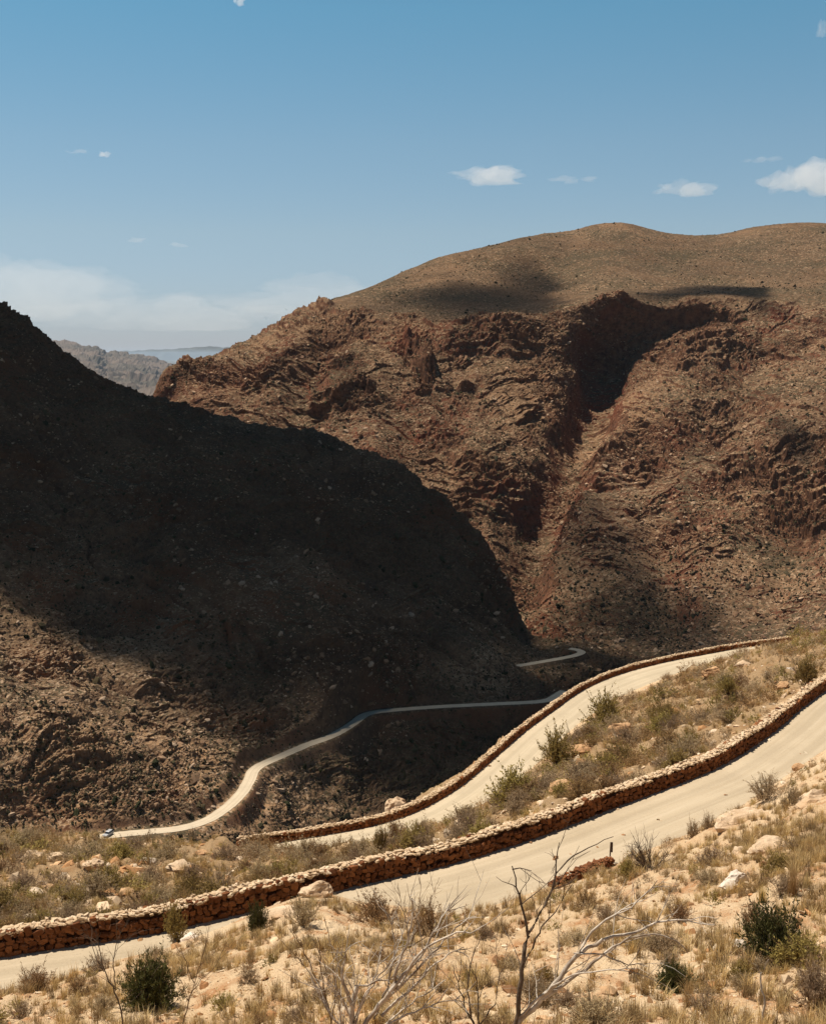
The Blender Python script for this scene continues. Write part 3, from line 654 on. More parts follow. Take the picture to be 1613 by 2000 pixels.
# ------------------------------------------------------------------ stone walls
def sphere_cube(k=2):
    import itertools
    V = {}; F = []
    def vid(a):
        a = tuple(a)
        if a not in V: V[a] = len(V)
        return V[a]
    for ax in range(3):
        for sg in (-1, 1):
            for i in range(k):
                for j in range(k):
                    q = []
                    for di, dj in ((0, 0), (1, 0), (1, 1), (0, 1)):
                        c = [0, 0, 0]; c[ax] = sg * k; c[(ax + 1) % 3] = 2 * (i + di) - k; c[(ax + 2) % 3] = 2 * (j + dj) - k
                        q.append(vid(c))
                    F.append(q if sg > 0 else q[::-1])
    P = np.array(list(V.keys()), float) / k
    r = np.linalg.norm(P, axis=1)[:, None]
    return P / (r ** .55), np.array(F)
SCV, SCF = sphere_cube(2)
def stones_mesh(name, C, S, Rz, frames, mat, jit=.16, tone=None):
    """C centres, S half sizes, frames (n,3,3) rows = axes"""
    n = len(C); m = len(SCV)
    q = SCV[None] * (1 + rng.normal(0, jit, (n, m, 1)).clip(-.3, .3)) + rng.normal(0, jit * .5, (n, m, 3))
    q = q * S[:, None]
    V = np.einsum('nmk,nkj->nmj', q, frames) + C[:, None]
    F = (SCF[None] + (np.arange(n) * m)[:, None, None]).reshape(-1, 4)
    t = np.repeat(rng.random(n) if tone is None else tone, m)
    return make_mesh(name, V.reshape(-1, 3), F, mat, False, {'Col': ('FLOAT', t)})
def frames_for(T, n):
    X = np.c_[T, np.zeros(n)]; Y = np.c_[-T[:, 1], T[:, 0], np.zeros(n)]; Zz = np.tile([0, 0, 1.], (n, 1))
    a = rng.normal(0, .22, n); ca, sa = np.cos(a)[:, None], np.sin(a)[:, None]
    return np.stack([X * ca + Zz * sa, Y, Zz * ca - X * sa], 1)
def stone_wall(label, L, h0, h1, th, size=.34, cat='stone wall', top='wall_top'):
    L = resample(L, .1); n = len(L)
    dist = np.r_[0, np.cumsum(np.linalg.norm(np.diff(L[:, :2], axis=0), axis=1))]; tot = dist[-1]
    T = np.gradient(L[:, :2], axis=0); T /= np.linalg.norm(T, axis=1)[:, None]
    def atd(d): return np.stack([np.interp(d, dist, L[:, k]) for k in range(3)], 1), np.stack([np.interp(d, dist, T[:, k]) for k in range(2)], 1)
    hh = lambda d: (h0 + (h1 - h0) * d / tot) * (1 + .045 * np.sin(d * .9) + .035 * np.sin(d * .37 + 1))
    root = thing('stone_wall', label, cat, tuple(L[n // 2]))
    base = np.array(L[n // 2])
    inv = lambda V: V
    cs, ss, fr = [], [], []
    for side in (1, -1):
        z = 0.0; row = 0
        while z < h0 - .10:
            hrow = size * rng.uniform(.62, .95) * (1.15 if row == 0 else 1)
            d = rng.uniform(0, .2) ; ds = []; ws = []
            while d < tot:
                w = size * rng.uniform(.55, 1.35); ds.append(d + w / 2); ws.append(w); d += w
            ds = np.array(ds); ws = np.array(ws)
            ok = (z + hrow * .6 < hh(ds) - .04); ds, ws = ds[ok], ws[ok]
            if len(ds):
                P, t = atd(ds); nn = np.c_[t[:, 1], -t[:, 0]]
                lean = .10 * (1 - (z / h0))
                o = (side * (th / 2 - .10 + lean) - th / 2) + rng.normal(0, .022, len(ds))
                c = P.copy(); c[:, :2] += nn * o[:, None]; c[:, 2] += z + hrow / 2 + rng.normal(0, .055, len(ds))
                cs.append(c); ss.append(np.c_[ws * .53, np.full(len(ds), .15), np.full(len(ds), hrow * .56) * rng.uniform(.8, 1.3, len(ds))]); fr.append(frames_for(t, len(ds)))
            z += hrow; row += 1
    me = stones_mesh('stonework', np.concatenate(cs) - base, np.concatenate(ss), 0, np.concatenate(fr), M['wall_face'])
    link('stonework', me, root)
    cs, ss, fr, tone = [], [], [], []
    for lane in range(4):
        d = rng.uniform(0, .3); ds = []; ws = []
        while d < tot:
            w = size * rng.uniform(.32, .95); ds.append(d + w / 2); ws.append(w); d += w * rng.uniform(.75, 1.0)
        ds = np.array(ds); ws = np.array(ws); P, t = atd(ds); nn = np.c_[t[:, 1], -t[:, 0]]
        o = -th / 2 + (lane - 1.5) * th * .27 + rng.normal(0, .04, len(ds))
        c = P.copy(); c[:, :2] += nn * o[:, None]; c[:, 2] += hh(ds) + rng.normal(0, .04, len(ds)) + (.03 if lane in (1, 2) else 0)
        cs.append(c); hz = size * rng.uniform(.10, .24, len(ds))
        ss.append(np.c_[ws * .52, np.full(len(ds), th * .19) * rng.uniform(.7, 1.25, len(ds)), hz]); fr.append(frames_for(t, len(ds)))
    me = stones_mesh('coping', np.concatenate(cs) - base, np.concatenate(ss), 0, np.concatenate(fr), M[top], .2)
    link('coping', me, root)
    # mortar core behind the stones
    nn = np.c_[T[:, 1], -T[:, 0]]
    a = L.copy(); b = L.copy(); a[:, :2] += nn * -.14; b[:, :2] += nn * (-th + .14)
    top = hh(dist) - .02
    V = np.stack([np.c_[a[:, :2], a[:, 2] - .3], np.c_[a[:, :2], a[:, 2] + top], np.c_[b[:, :2], b[:, 2] + top], np.c_[b[:, :2], b[:, 2] - .3]], 1).reshape(-1, 3) - base
    i = np.arange(n - 1)[:, None] * 4
    F = np.concatenate([i + [k, k + 1, k + 5, k + 4] for k in range(3)], 0)
    link('mortar', make_mesh('mortar', V, F, M['core']), root)
    return root
stone_wall('long dry stone wall along the far edge of the nearest gravel road, lower of the two big walls', w1, 1.04, .74, .52, .33)
w2c = w2[np.searchsorted(screen(w2)[0], 452):]
stone_wall('long low stone wall curving along the outer edge of the second gravel road, above the gorge', w2c, .70, .62, .44, .33)
st = np.array([A.at(u, v) for u, v in [(1086, 1736), (1110, 1727), (1140, 1716), (1170, 1703), (1198, 1691)]]); st[:, 2] -= .05
stone_wall('short crumbling stone kerb wall below the thin post on the near road edge', resample(st, .2), .30, .38, .35, .22, top='wall_face')
print('walls', time.time() - T0)

# ------------------------------------------------------------------ rocks
def ico(sub):
    import bmesh
    bm = bmesh.new(); bmesh.ops.create_icosphere(bm, subdivisions=sub, radius=1)
    V = np.array([v.co[:] for v in bm.verts]); F = np.array([[v.index for v in f.verts] for f in bm.faces]); bm.free(); return V, F
IC1 = ico(1); IC2 = ico(2); IC3 = ico(4)
def rock_shape(seed, cuts=13, rough=.22, base=IC3):
    r = np.random.default_rng(seed); V, F = base; V = V.copy()
    for _ in range(cuts):
        n = r.normal(size=3); n /= np.linalg.norm(n); c = r.uniform(.45, .8)
        d = V @ n - c; V = V - np.where(d > 0, d, 0)[:, None] * n * .92
    V = V * (1 + rough * fbm(V + seed, .7, 4, .55) + (.05 * fbm(V + seed * 2, .22, 3, .6) - .05 * (fbm(V * [1, 1, 2.2] + seed, .5, 2, .5, True) - .8)))[:, None]
    return V, F
def boulder(name, label, u, v, wpx, hpx, mat, seed, group=None, cat='rock', flat=None, sink=.3, rot=0, depth=1.0, sheet=None):
    P = (sheet or A).at(u, v); dep = P[1] * cp - P[2] * sp
    w = wpx * dep / FPX; h = hpx * dep / FPX
    V, F = rock_shape(seed)
    V = V / np.abs(V).max(0)
    ca, sa = math.cos(rot), math.sin(rot)
    V = V * [w / 2, w / 2 * depth, h * .75]
    V = np.c_[V[:, 0] * ca - V[:, 1] * sa, V[:, 0] * sa + V[:, 1] * ca, V[:, 2]]
    V[:, 2] += h * (.75 - sink) - h * .2
    o = link(name, make_mesh(name, V, F, mat, False)); o.location = P
    tag(o, label, cat, group); return o
BO = [
    ('boulder', 'rounded white-topped boulder lying alone on the sandy slope right of the bare twig shrub', 1432, 1738, 64, 34, 'rock_white', 21, .25, .2, .8),
    ('boulder', 'small pale boulder beside the big dark green bush on the sandy slope', 1448, 1858, 30, 26, 'rock_white', 22, .3, .5, 1),
    ('rock_outcrop', 'pale rock hump at the near road edge touching the long wall', 625, 1752, 84, 36, 'rock_pale', 23, .3, .3, .8),
    ('rock_outcrop', 'low pale rock ledge beside the road, left of the rock hump', 545, 1790, 90, 18, 'rock_pale', 24, .3, .5, .7),
    ('rock_outcrop', 'cream rock knob sticking up behind the second road wall above the gorge', 778, 1588, 56, 34, 'rock_pale', 25, .3, .2, .7),
    ('rock_slab', 'flat pale rock slab lying in yellow grass at the left brow', 130, 1684, 74, 20, 'rock_pale', 26, .3, .3, .7),
    ('rock_slab', 'tilted rock slab with a dark hollow under its right end', 186, 1694, 50, 22, 'rock_pale', 27, .35, .2, .7),
    ('rock_slab', 'small pale slab just behind the tilted slab on the left brow', 60, 1672, 50, 14, 'rock_pale', 28, .3, .1, .8),
    ('boulder', 'rounded pale stone in tall grass at the brow above the valley road', 290, 1690, 34, 20, 'rock_white', 29, .3, .2, .9),
    ('rock_slab', 'broken pale slab in scrub left of the second wall', 360, 1700, 70, 20, 'rock_pale', 30, .3, .4, .7),
    ('rock_slab', 'reddish flat slab near the start of the second wall', 392, 1668, 40, 10, 'rock_orange', 31, .3, .2, .8),
    ('rock_outcrop', 'large smooth sandstone ramp on the right slope beside the near road', 1460, 1600, 150, 34, 'rock_pale', 32, .8, .55, .6),
    ('rock_outcrop', 'upper sandstone ramp near the right picture edge above the road', 1580, 1565, 130, 34, 'rock_pale', 33, .8, .55, .6),
    ('rock_outcrop', 'broad pale rock shelf halfway up the right slope', 1505, 1665, 110, 26, 'rock_pale', 34, .35, .4, .6),
    ('rock_outcrop', 'low pale rock hump left of the broad shelf on the right slope', 1440, 1672, 60, 20, 'rock_pale', 35, .3, .4, .8),
    ('boulder', 'orange block perched at the road edge near the right picture edge', 1558, 1505, 24, 14, 'rock_orange', 36, .2, .2, 1),
    ('rock_outcrop', 'jagged orange outcrop at the inner edge of the second road', 1390, 1320, 50, 18, 'rock_orange', 37, .3, .3, .8),
    ('rock_outcrop', 'stacked tan rocks among bushes in the middle of the bank', 1215, 1425, 60, 26, 'rock_orange', 38, .45, .1, .8),
    ('rock_outcrop', 'long orange ledge on the bank above the olive bushes', 1140, 1470, 90, 30, 'rock_orange', 39, .5, .4, .7),
    ('rock_outcrop', 'pale double rock on the upper bank by the road bend', 1450, 1305, 44, 16, 'rock_pale', 40, .3, .2, .8),
    ('rock_slab', 'slanted tan slab on the bank under the right wall end', 1528, 1345, 40, 16, 'rock_orange', 41, .3, .5, .6),
    ('boulder', 'white stone on the upper bank near the right edge', 1542, 1312, 16, 12, 'rock_white', 42, .3, .2, .9),
    ('rock_outcrop', 'rust-coloured broken ledge just above the near wall mid bank', 1090, 1540, 80, 22, 'rock_orange', 43, .5, .3, .7),
    ('rock_slab', 'pale flat stones at the road edge near the yellow shrub', 372, 1832, 40, 12, 'rock_white', 44, .3, .2, .8),
]
for nm, lb, u, v, w, h, mt, sd, sk, rt, dp in BO: boulder(nm, lb, u, v, w, h, M[mt], sd, None, 'rock', None, sk, rt, dp)

def rock_field(name, P, S, cols, mat, label, base=IC1, squash=.62):
    n = len(P); V, F = base; m = len(V)
    q = V[None] * (1 + rng.normal(0, .22, (n, m, 1)).clip(-.45, .45)) * np.stack([rng.uniform(.7, 1.3, n), rng.uniform(.7, 1.3, n), rng.uniform(.45, .8, n) * squash / .62], 1)[:, None]
    a = rng.uniform(0, 6.28, n); ca, sa = np.cos(a)[:, None], np.sin(a)[:, None]
    q = np.stack([q[..., 0] * ca - q[..., 1] * sa, q[..., 0] * sa + q[..., 1] * ca, q[..., 2]], -1)
    t = rng.normal(0, .35, (n, 2)); q[..., 2] += q[..., 0] * t[:, :1] + q[..., 1] * t[:, 1:]
    q = q * S[:, None, None] + P[:, None]
    FF = (F[None] + (np.arange(n) * m)[:, None, None]).reshape(-1, 3)
    cc = np.repeat(np.c_[cols, np.ones(n)], m, 0)
    o = link(name, make_mesh(name, q.reshape(-1, 3), FF, mat, False, {'Col': ('FLOAT_COLOR', cc)}))
    tag(o, label, 'stones' if 'rock' in name or 'stone' in name else 'scrub', None, 'stuff'); return o
def pick(sheet, n, cond, power=1.0):
    f = sheet.flat(); U, V = screen(f)
    w = cond(U, V, f) & (U > -60) & (U < 1680) & (V < 2060)
    idx = rng.choice(np.where(w)[0], n)
    P = f[idx].copy(); R = np.hypot(P[:, 0], P[:, 1])
    px = R / FPX
    P[:, 0] += rng.normal(0, 1.0, n) * px; P[:, 1] += rng.normal(0, 1.0, n) * px
    return P, R, idx
def pal(n, cs, j=.18):
    c = np.array(cs)[rng.integers(0, len(cs), n)]; return (c * rng.uniform(1 - j, 1 + j, (n, 1))).clip(0, .8)
# loose rock and scrub on the dark mountain
nearroad = (np.minimum(dr3 - 2.9, dr3b - 2.4)).reshape(B.shape).ravel()
condB = lambda U, V, f: (nearroad > 1.0) & (V < 1660)
dens = fbm(B.flat(), 70, 3)
P, R, ix = pick(B, 26000, lambda U, V, f: condB(U, V, f) & (dens > -.12))
S = (.16 + .22 * rng.pareto(2.4, len(P))).clip(.14, 1.5)
rock_field('loose_rocks', P, S, pal(len(P), [(.22, .14, .085), (.18, .11, .065), (.14, .085, .05), (.30, .21, .14)]), M['stones'], 'broken brown rocks strewn over the dark mountain slope left of the gorge')
P, R, ix = pick(B, 22000, lambda U, V, f: condB(U, V, f) & (dens < .22))
S = (.28 + .22 * rng.pareto(3.0, len(P))).clip(.25, 1.4); P[:, 2] += S * .3
rock_field('scrub', P, S, pal(len(P), [(.05, .042, .022), (.075, .06, .032), (.10, .075, .04), (.035, .036, .016)], .3), M['scrub'], 'small dark bushes dotted over the mountain slope left of the gorge', IC1, .9)
# same on the brown mountain
rk = dens = fbm(C.flat(), 110, 3)
P, R, ix = pick(C, 26000, lambda U, V, f: (V < 1300) & (slope_top < .5) & (rk > -.1))
S = (.35 + .35 * rng.pareto(2.6, len(P))).clip(.3, 2.2)
rock_field('loose_rocks', P, S, pal(len(P), [(.28, .17, .10), (.22, .125, .07), (.16, .09, .055), (.33, .22, .14)]), M['stones'], 'pale boulders scattered over the brown mountain across the gorge')
P, R, ix = pick(C, 30000, lambda U, V, f: (V < 1300) & (rk < .35))
S = (.45 + .3 * rng.pareto(3.0, len(P))).clip(.4, 1.8); P[:, 2] += S * .2
rock_field('scrub', P, S, pal(len(P), [(.06, .048, .028), (.09, .07, .038), (.12, .085, .048), (.045, .042, .02)], .3), M['scrub'], 'tiny dark shrubs peppering the brown mountain across the gorge', IC1, .9)
# stones on the near slope
f_side1 = side1; f_side2 = side2
okA = (rough > .5)
P, R, ix = pick(A, 9000, lambda U, V, f: okA & (side1 > 6.2) & (Rf > 12))
S = (.02 + .018 * rng.pareto(2.2, len(P))).clip(.015, .15)
rock_field('loose_stones', P, S, pal(len(P), [(.48, .35, .22), (.42, .26, .14), (.34, .17, .075), (.52, .40, .27), (.22, .115, .055)]), M['stones'], 'loose stones and gravel scattered over the sandy near slope')
ed = []
for L_, oo in ((w1, (.0, .5)), (w1, (5.0, 6.6)), (w1, (2.6, 3.2)), (w2, (.0, .5)), (w2, (6.2, 7.6)), (w1, (-1.5, -.7)), (w2, (-1.3, -.6))):
    for q_ in range(420 if oo[1] - oo[0] > .55 else 260):
        k_ = rng.integers(2, len(L_) - 2); e_ = off(L_[k_ - 1:k_ + 2], rng.uniform(*oo))[1]; ed.append((e_[0], e_[1], max(A.z(e_[0], e_[1]), 0 * 1 + (e_[2] + .06 if 0 < oo[1] < 7 else -999))))
ed = np.array(ed); rock_field('loose_stones', ed, (.025 + .03 * rng.pareto(2.4, len(ed))).clip(.02, .2), pal(len(ed), [(.45, .33, .21), (.34, .19, .09), (.52, .42, .30), (.26, .14, .07)]), M['stones'], 'small stones and rubble along the edges of the two gravel roads')
P, R, ix = pick(A, 3000, lambda U, V, f: okA & (side1 < -1.5) & (Rf < 190))
S = (.10 + .10 * rng.pareto(2.4, len(P))).clip(.08, .42)
rock_field('loose_stones', P, S, pal(len(P), [(.50, .36, .23), (.45, .28, .15), (.36, .19, .085), (.55, .42, .29)]), M['stones'], 'loose tan stones showing between the bushes on the bank between the two walls')
print('rocks', time.time() - T0)

# ------------------------------------------------------------------ plants
def blades(n, h, spread, w, r, lean=.5, base=.12, seg=3):
    a = r.uniform(0, 6.28, n); le = np.abs(r.normal(0, lean, n)) + .05
    L = h * r.uniform(.55, 1.1, n); b0 = r.normal(0, base, (n, 2))
    d = np.c_[np.cos(a), np.sin(a)]; sd = np.c_[-d[:, 1], d[:, 0]]
    V = []
    for k in range(seg + 1):
        t = k / seg; out = spread * le * (t ** 1.6)
        c = np.c_[b0 + d * (out * L)[:, None], L * (t - .35 * le * t * t)]
        ww = w * (1 - t) ** .7 * .5 + .0008
        V.append(np.c_[c[:, :2] - sd * ww, c[:, 2]]); V.append(np.c_[c[:, :2] + sd * ww, c[:, 2]])
    V = np.stack(V, 1); m = 2 * (seg + 1)
    F = np.concatenate([(np.arange(n)[:, None] * m) + np.array([[2 * k, 2 * k + 1, 2 * k + 3, 2 * k + 2]]) for k in range(seg)])
    return V.reshape(-1, 3), F
def shrub_parts(seed, stems=22, sub=5, leaf=.07, lw=.022, nl=14, flat=.85, up=.45, twig=.010, ball=0.0):
    """unit shrub (radius about 1, height about 1): twig tubes and leaf quads"""
    r = np.random.default_rng(seed); mb = MB(); LV = []; LF = []; nL = 0
    def leaves(p0, p1, k):
        nonlocal nL
        t = r.uniform(.25, 1.05, k)[:, None]; c = p0 + (p1 - p0) * t + r.normal(0, .022, (k, 3))
        ax = (p1 - p0) / (np.linalg.norm(p1 - p0) + 1e-9) + r.normal(0, .7, (k, 3)); ax /= np.linalg.norm(ax, axis=1)[:, None]
        sd = np.cross(ax, r.normal(size=(k, 3))); sd /= np.linalg.norm(sd, axis=1)[:, None] + 1e-9
        l = leaf * r.uniform(.6, 1.3, (k, 1)); w = lw * r.uniform(.7, 1.3, (k, 1))
        LV.append(np.stack([c - sd * w * .5, c + sd * w * .5, c + ax * l + sd * w * .3, c + ax * l - sd * w * .3], 1).reshape(-1, 3))
        LF.append(np.arange(4 * k).reshape(k, 4) + nL); nL += 4 * k
    for i in range(stems):
        a = r.uniform(0, 6.28); el = math.acos(1 - r.uniform(0, 1) * (1 - .15)) if r.random() > up else r.uniform(0, .6)
        dirv = np.array([math.sin(el) * math.cos(a), math.sin(el) * math.sin(a), math.cos(el) * flat + .12])
        Ls = r.uniform(.75, 1.05) * (1 - .25 * ball * 0)
        p0 = np.r_[r.normal(0, .07, 2), -.03]; k1 = p0 + dirv * Ls * .5 + r.normal(0, .07, 3); k2 = p0 + dirv * Ls + r.normal(0, .08, 3)
        mb.tube([p0, k1, k2], [twig * 1.5, twig, twig * .4], 3); leaves(k1, k2, nl)
        for j in range(sub):
            t = r.uniform(.25, .95); s0 = (p0 + (k1 - p0) * t * 2) if t < .5 else (k1 + (k2 - k1) * (t * 2 - 1))
            e = s0 + (dirv * .7 + r.normal(0, .55, 3) + [0, 0, .25]) * .36 * Ls
            e[2] = max(e[2], .03)
            mb.tube([s0, (s0 + e) / 2 + r.normal(0, .02, 3), e], [twig * .7, twig * .5, twig * .3], 3); leaves(s0, e, nl)
    return mb, (np.concatenate(LV) if LV else None), (np.concatenate(LF) if LF else None)
KINDS = {   # name, leaf material, twig material, category, adjective
    'grey': ('dry_shrub', 'leaf_grey', 'twig_brown', dict(stems=36, sub=6, leaf=.075, lw=.022, nl=12, flat=.9, up=.3)),
    'brown': ('dry_shrub', 'leaf_brown', 'twig_brown', dict(stems=36, sub=6, leaf=.07, lw=.022, nl=12, flat=.85, up=.25)),
    'olive': ('green_bush', 'leaf_olive', 'twig_brown', dict(stems=40, sub=6, leaf=.075, lw=.032, nl=13, flat=.95, up=.3)),
    'dark': ('green_bush', 'leaf_dark', 'twig_dark', dict(stems=80, sub=5, leaf=.085, lw=.028, nl=16, flat=.95, up=.2)),
    'straw': ('grass_tuft', 'leaf_straw', None, None),
    'bare': ('bare_shrub', None, 'twig_dark', dict(stems=34, sub=9, leaf=0, lw=0, nl=0, flat=.9, twig=.013)),
}
PROTO = {}
def proto(kind, var):
    if (kind, var) in PROTO: return PROTO[(kind, var)]
    nm, lm, tm, kw = KINDS[kind]
    if kind == 'straw':
        r = np.random.default_rng(100 + var); V, F = blades(170, 1.0, 1.1, .028, r, .42, .14)
        res = (make_mesh('blades', V, F, M[lm]), None)
    else:
        kw = dict(kw); 
        if kw['nl'] == 0: kw['nl'] = 0
        mb, LV, LF = shrub_parts(200 + var * 13 + hash(kind) % 1 + len(kind) * 7, **kw) if kw['nl'] else (bare_mb(300 + var, kw), None, None)
        res = (make_mesh('foliage', LV, LF, M[lm]) if LV is not None else None, mb.mesh('stems', M[tm]))
    PROTO[(kind, var)] = res; return res
def bare_mb(seed, kw):
    r = np.random.default_rng(seed); mb = MB(); tw = kw['twig']
    for i in range(kw['stems']):
        a = r.uniform(0, 6.28); el = math.acos(1 - r.uniform(0, 1) * .85)
        d = np.array([math.sin(el) * math.cos(a), math.sin(el) * math.sin(a), math.cos(el) * .9 + .1]); L = r.uniform(.75, 1.05)
        p = [np.r_[r.normal(0, .04, 2), -.05]]
        for k in range(4): p.append(p[-1] + d * L * .25 + r.normal(0, .03, 3))
        mb.tube(p, [tw * 1.6, tw * 1.1, tw * .8, tw * .5, tw * .3], 3)
        for j in range(kw['sub']):
            k = r.integers(1, 4); s0 = p[k] + (p[k + 1] - p[k]) * r.random(); e = s0 + (d * .6 + r.normal(0, .5, 3) + [0, 0, .2]) * .34
            mb.tube([s0, (s0 + e) / 2 + r.normal(0, .02, 3), e], [tw * .6, tw * .45, tw * .25], 3)
    return mb
def plant(kind, label, P, rad, hgt, var, rz, cat=None, group=None, parts=True, name=None):
    nm = name or KINDS[kind][0]; fol, stm = proto(kind, var)
    if parts and fol is not None and stm is not None:
        root = thing(nm, label, cat or 'shrub', P, group)
        root.scale = (rad, rad, hgt); root.rotation_euler = (0, 0, rz)
        link('foliage', fol, root); link('stems', stm, root)
        return root
    o = link(nm, fol or stm); o.location = P; o.scale = (rad, rad, hgt); o.rotation_euler = (0, 0, rz)
    tag(o, label, cat or ('grass' if kind == 'straw' else 'shrub'), group); return o
def hero(kind, label, u, v, wpx, hpx, var=0, cat=None, group=None, name=None, sheet=None):
    P = (sheet or A).at(u, v); dep = P[1] * cp - P[2] * sp
    P[2] -= .04
    return plant(kind, label, tuple(P), wpx * dep / FPX / 2, hpx * dep / FPX * 1.0, var, rng.uniform(0, 6.28), cat, group, True, name)
HERO = [
    ('dark', 'large dark green bush standing on the sandy slope at bottom right', 1510, 1888, 124, 104, 0),
    ('dark', 'low dark green bush on the sandy slope, left of and below the large one', 1318, 1936, 76, 50, 1),
    ('dark', 'dark green bush at bottom left beside thin leafless stems', 296, 1968, 116, 86, 2),
    ('dark', 'small very dark bush on the road edge in front of the near wall', 503, 1818, 44, 50, 3),
    ('brown', 'round brown bush on the near road edge right of the pale rock hump', 738, 1808, 112, 62, 0),
    ('grey', 'spiky grey-brown shrub on the slope left of the round brown bush', 588, 1808, 74, 50, 1),
    ('olive', 'tall yellow-green shrub standing against the near wall face', 342, 1838, 52, 66, 0),
    ('bare', 'fan-shaped leafless shrub on the road edge right of the thin post', 1268, 1698, 104, 70, 0),
    ('olive', 'low green bush in front of the fan-shaped leafless shrub', 1222, 1716, 50, 36, 1),
    ('grey', 'small round grey shrub on the edge of the near road, left of a pair', 1352, 1634, 32, 32, 2),
    ('grey', 'small round grey-green shrub on the edge of the near road, right of a pair', 1382, 1628, 34, 34, 0),
    ('grey', 'wide grey shrub at the road edge above the sandstone ramp', 1500, 1560, 80, 44, 1),
    ('grey', 'dark grey shrub on the sandstone between the two ramps', 1545, 1578, 46, 44, 2),
    ('olive', 'tall olive bush at the inner edge of the second road, uppermost on the bank', 1180, 1420, 84, 56, 0),
    ('olive', 'olive bush by the second road below the uppermost one', 1088, 1496, 84, 60, 1),
    ('olive', 'wide olive bush between the second road and the near wall, mid picture', 1012, 1572, 112, 62, 2),
    ('olive', 'narrow upright olive bush behind the near wall', 815, 1658, 42, 42, 0),
    ('olive', 'pointed olive bush behind the near wall, left of the narrow upright one', 742, 1672, 40, 46, 1),
    ('grey', 'broad greyish bush behind the near wall below the wide olive bush', 915, 1632, 76, 44, 2),
    ('olive', 'bright green low bush just above the near wall on the bank', 1318, 1512, 66, 42, 2),
    ('olive', 'rounded olive bush on the bank close to the right picture edge', 1575, 1338, 62, 46, 1),
    ('grey', 'low grey-green mound bush behind the dark leafless tree', 1048, 1962, 90, 54, 1),
    ('grey', 'sprawling grey twiggy bush at the bottom right corner', 1590, 1965, 110, 80, 0),
    ('brown', 'brown bushy shrub beside the road end of the pale branched tree', 840, 1822, 84, 60, 2),
    ('brown', 'dark brown shrub on the left brow beside the rock hump road edge', 70, 1942, 90, 50, 1),
    ('straw', 'tall golden grass tuft on the right slope beyond the white-topped boulder', 1546, 1748, 54, 78, 0),
    ('straw', 'golden grass tuft touching the right side of the white-topped boulder', 1488, 1762, 56, 44, 1),
    ('grey', 'dark rounded bush on the valley road edge near the small car', 378, 1640, 22, 20, 0),
    ('brown', 'low rusty shrub on the slope right of the leafless tree', 1325, 1800, 60, 40, 0),
    ('brown', 'brown twiggy shrub above the large dark green bush', 1470, 1812, 60, 50, 1),
    ('grey', 'dusky shrub cluster in the middle of the right sandy slope', 1300, 1868, 84, 50, 2),
    ('straw', 'pale yellow grass tuft on the bottom right slope beside the low dark bush', 1345, 1965, 60, 56, 2),
]
for k, lb, u, v, w, h, var in HERO:
    sh = B if 'valley road' in lb else A
    hero(k, lb, u, v, w, h, var, sheet=sh)

# every other shrub: positions over the two banks
SH = []
def zone(side_cond, n, rmin, rmax, sizes, kinds, zid):
    f = A.flat(); U, V = screen(f)
    w = np.where(side_cond & okA & (U > -50) & (U < 1670) & (V < 2040) & (Rf > rmin) & (Rf < rmax))[0]
    # even out over ground area
    area = (Rf[w] ** 2); area = area / area.sum()
    clump = np.clip(.5 + 1.3 * fbm(np.c_[f[w, :2], np.zeros(len(w))] + 7 * zid, 6, 2), .08, 1.6)
    pr = area * clump; pr /= pr.sum()
    for q in rng.choice(w, n, p=pr):
        k = kinds[rng.integers(0, len(kinds))]; s = rng.uniform(*sizes) * (1 if rng.random() > .15 else 1.5)
        x = f[q, 0] + rng.normal(0, .1); y = f[q, 1] + rng.normal(0, .1)
        SH.append((x, y, A.z(x, y), k, s, zid))
bank = (side1 < -1.4) & (np.where(Rf > 84, side2 > 7.6, True) | (screen(A.flat())[0] < 450))
zone(bank & (screen(A.flat())[0] > 480), 2100, 45, 185, (.42, .85), ['grey', 'straw', 'grey', 'brown', 'straw', 'olive', 'grey', 'brown', 'straw'], 1)
zone(bank & (screen(A.flat())[0] <= 480), 680, 45, 100, (.35, .75), ['grey', 'straw', 'straw', 'straw', 'brown', 'olive', 'grey', 'grey'], 2)
zone((side2 < -1.3) & (screen(A.flat())[0] > 560), 330, 95, 170, (.3, .6), ['grey', 'olive', 'straw', 'brown'], 3)
zone((side1 > 6.3), 210, 15, 75, (.18, .42), ['grey', 'brown', 'brown', 'grey', 'grey', 'olive'], 4)
zone((side1 > 5.7) & (side1 < 8), 60, 30, 75, (.2, .4), ['grey', 'straw', 'brown', 'straw'], 4)
SH = [s for s in SH if s[3] == 'straw' or True]
def apparent(s): return s[4] / math.hypot(s[0], s[1])
shr = sorted([s for s in SH if s[3] != 'straw'], key=apparent, reverse=True)
tufts = [s for s in SH if s[3] == 'straw']
ADJ = {'grey': 'grey-brown dry shrub', 'brown': 'rusty brown dry shrub', 'olive': 'small olive green bush', 'dark': 'small dark green bush'}
def where(s):
    u, v = screen(np.array(s[:3])); zid = s[5]
    if zid == 1:
        dw = line_dist(np.array([s[:2]]), w1[::4])[0][0]
        if dw < 5: return 'growing close behind the near stone wall ' + ('on its left half' if u < 900 else 'on its right half')
        return 'in the thicket between the two walled roads, ' + ('upper right part' if u > 1300 else 'middle part' if u > 950 else 'lower left part')
    if zid == 2: return 'among yellow grass on the brow at far left, ' + ('nearer the wall' if v > 1710 else 'nearer the valley')
    if zid == 3: return 'on the narrow strip outside the second road wall'
    return 'on the near sandy slope, ' + ('left of the pale dead tree' if u < 560 else 'around the dead trees' if u < 1180 else 'right of the dark dead tree')
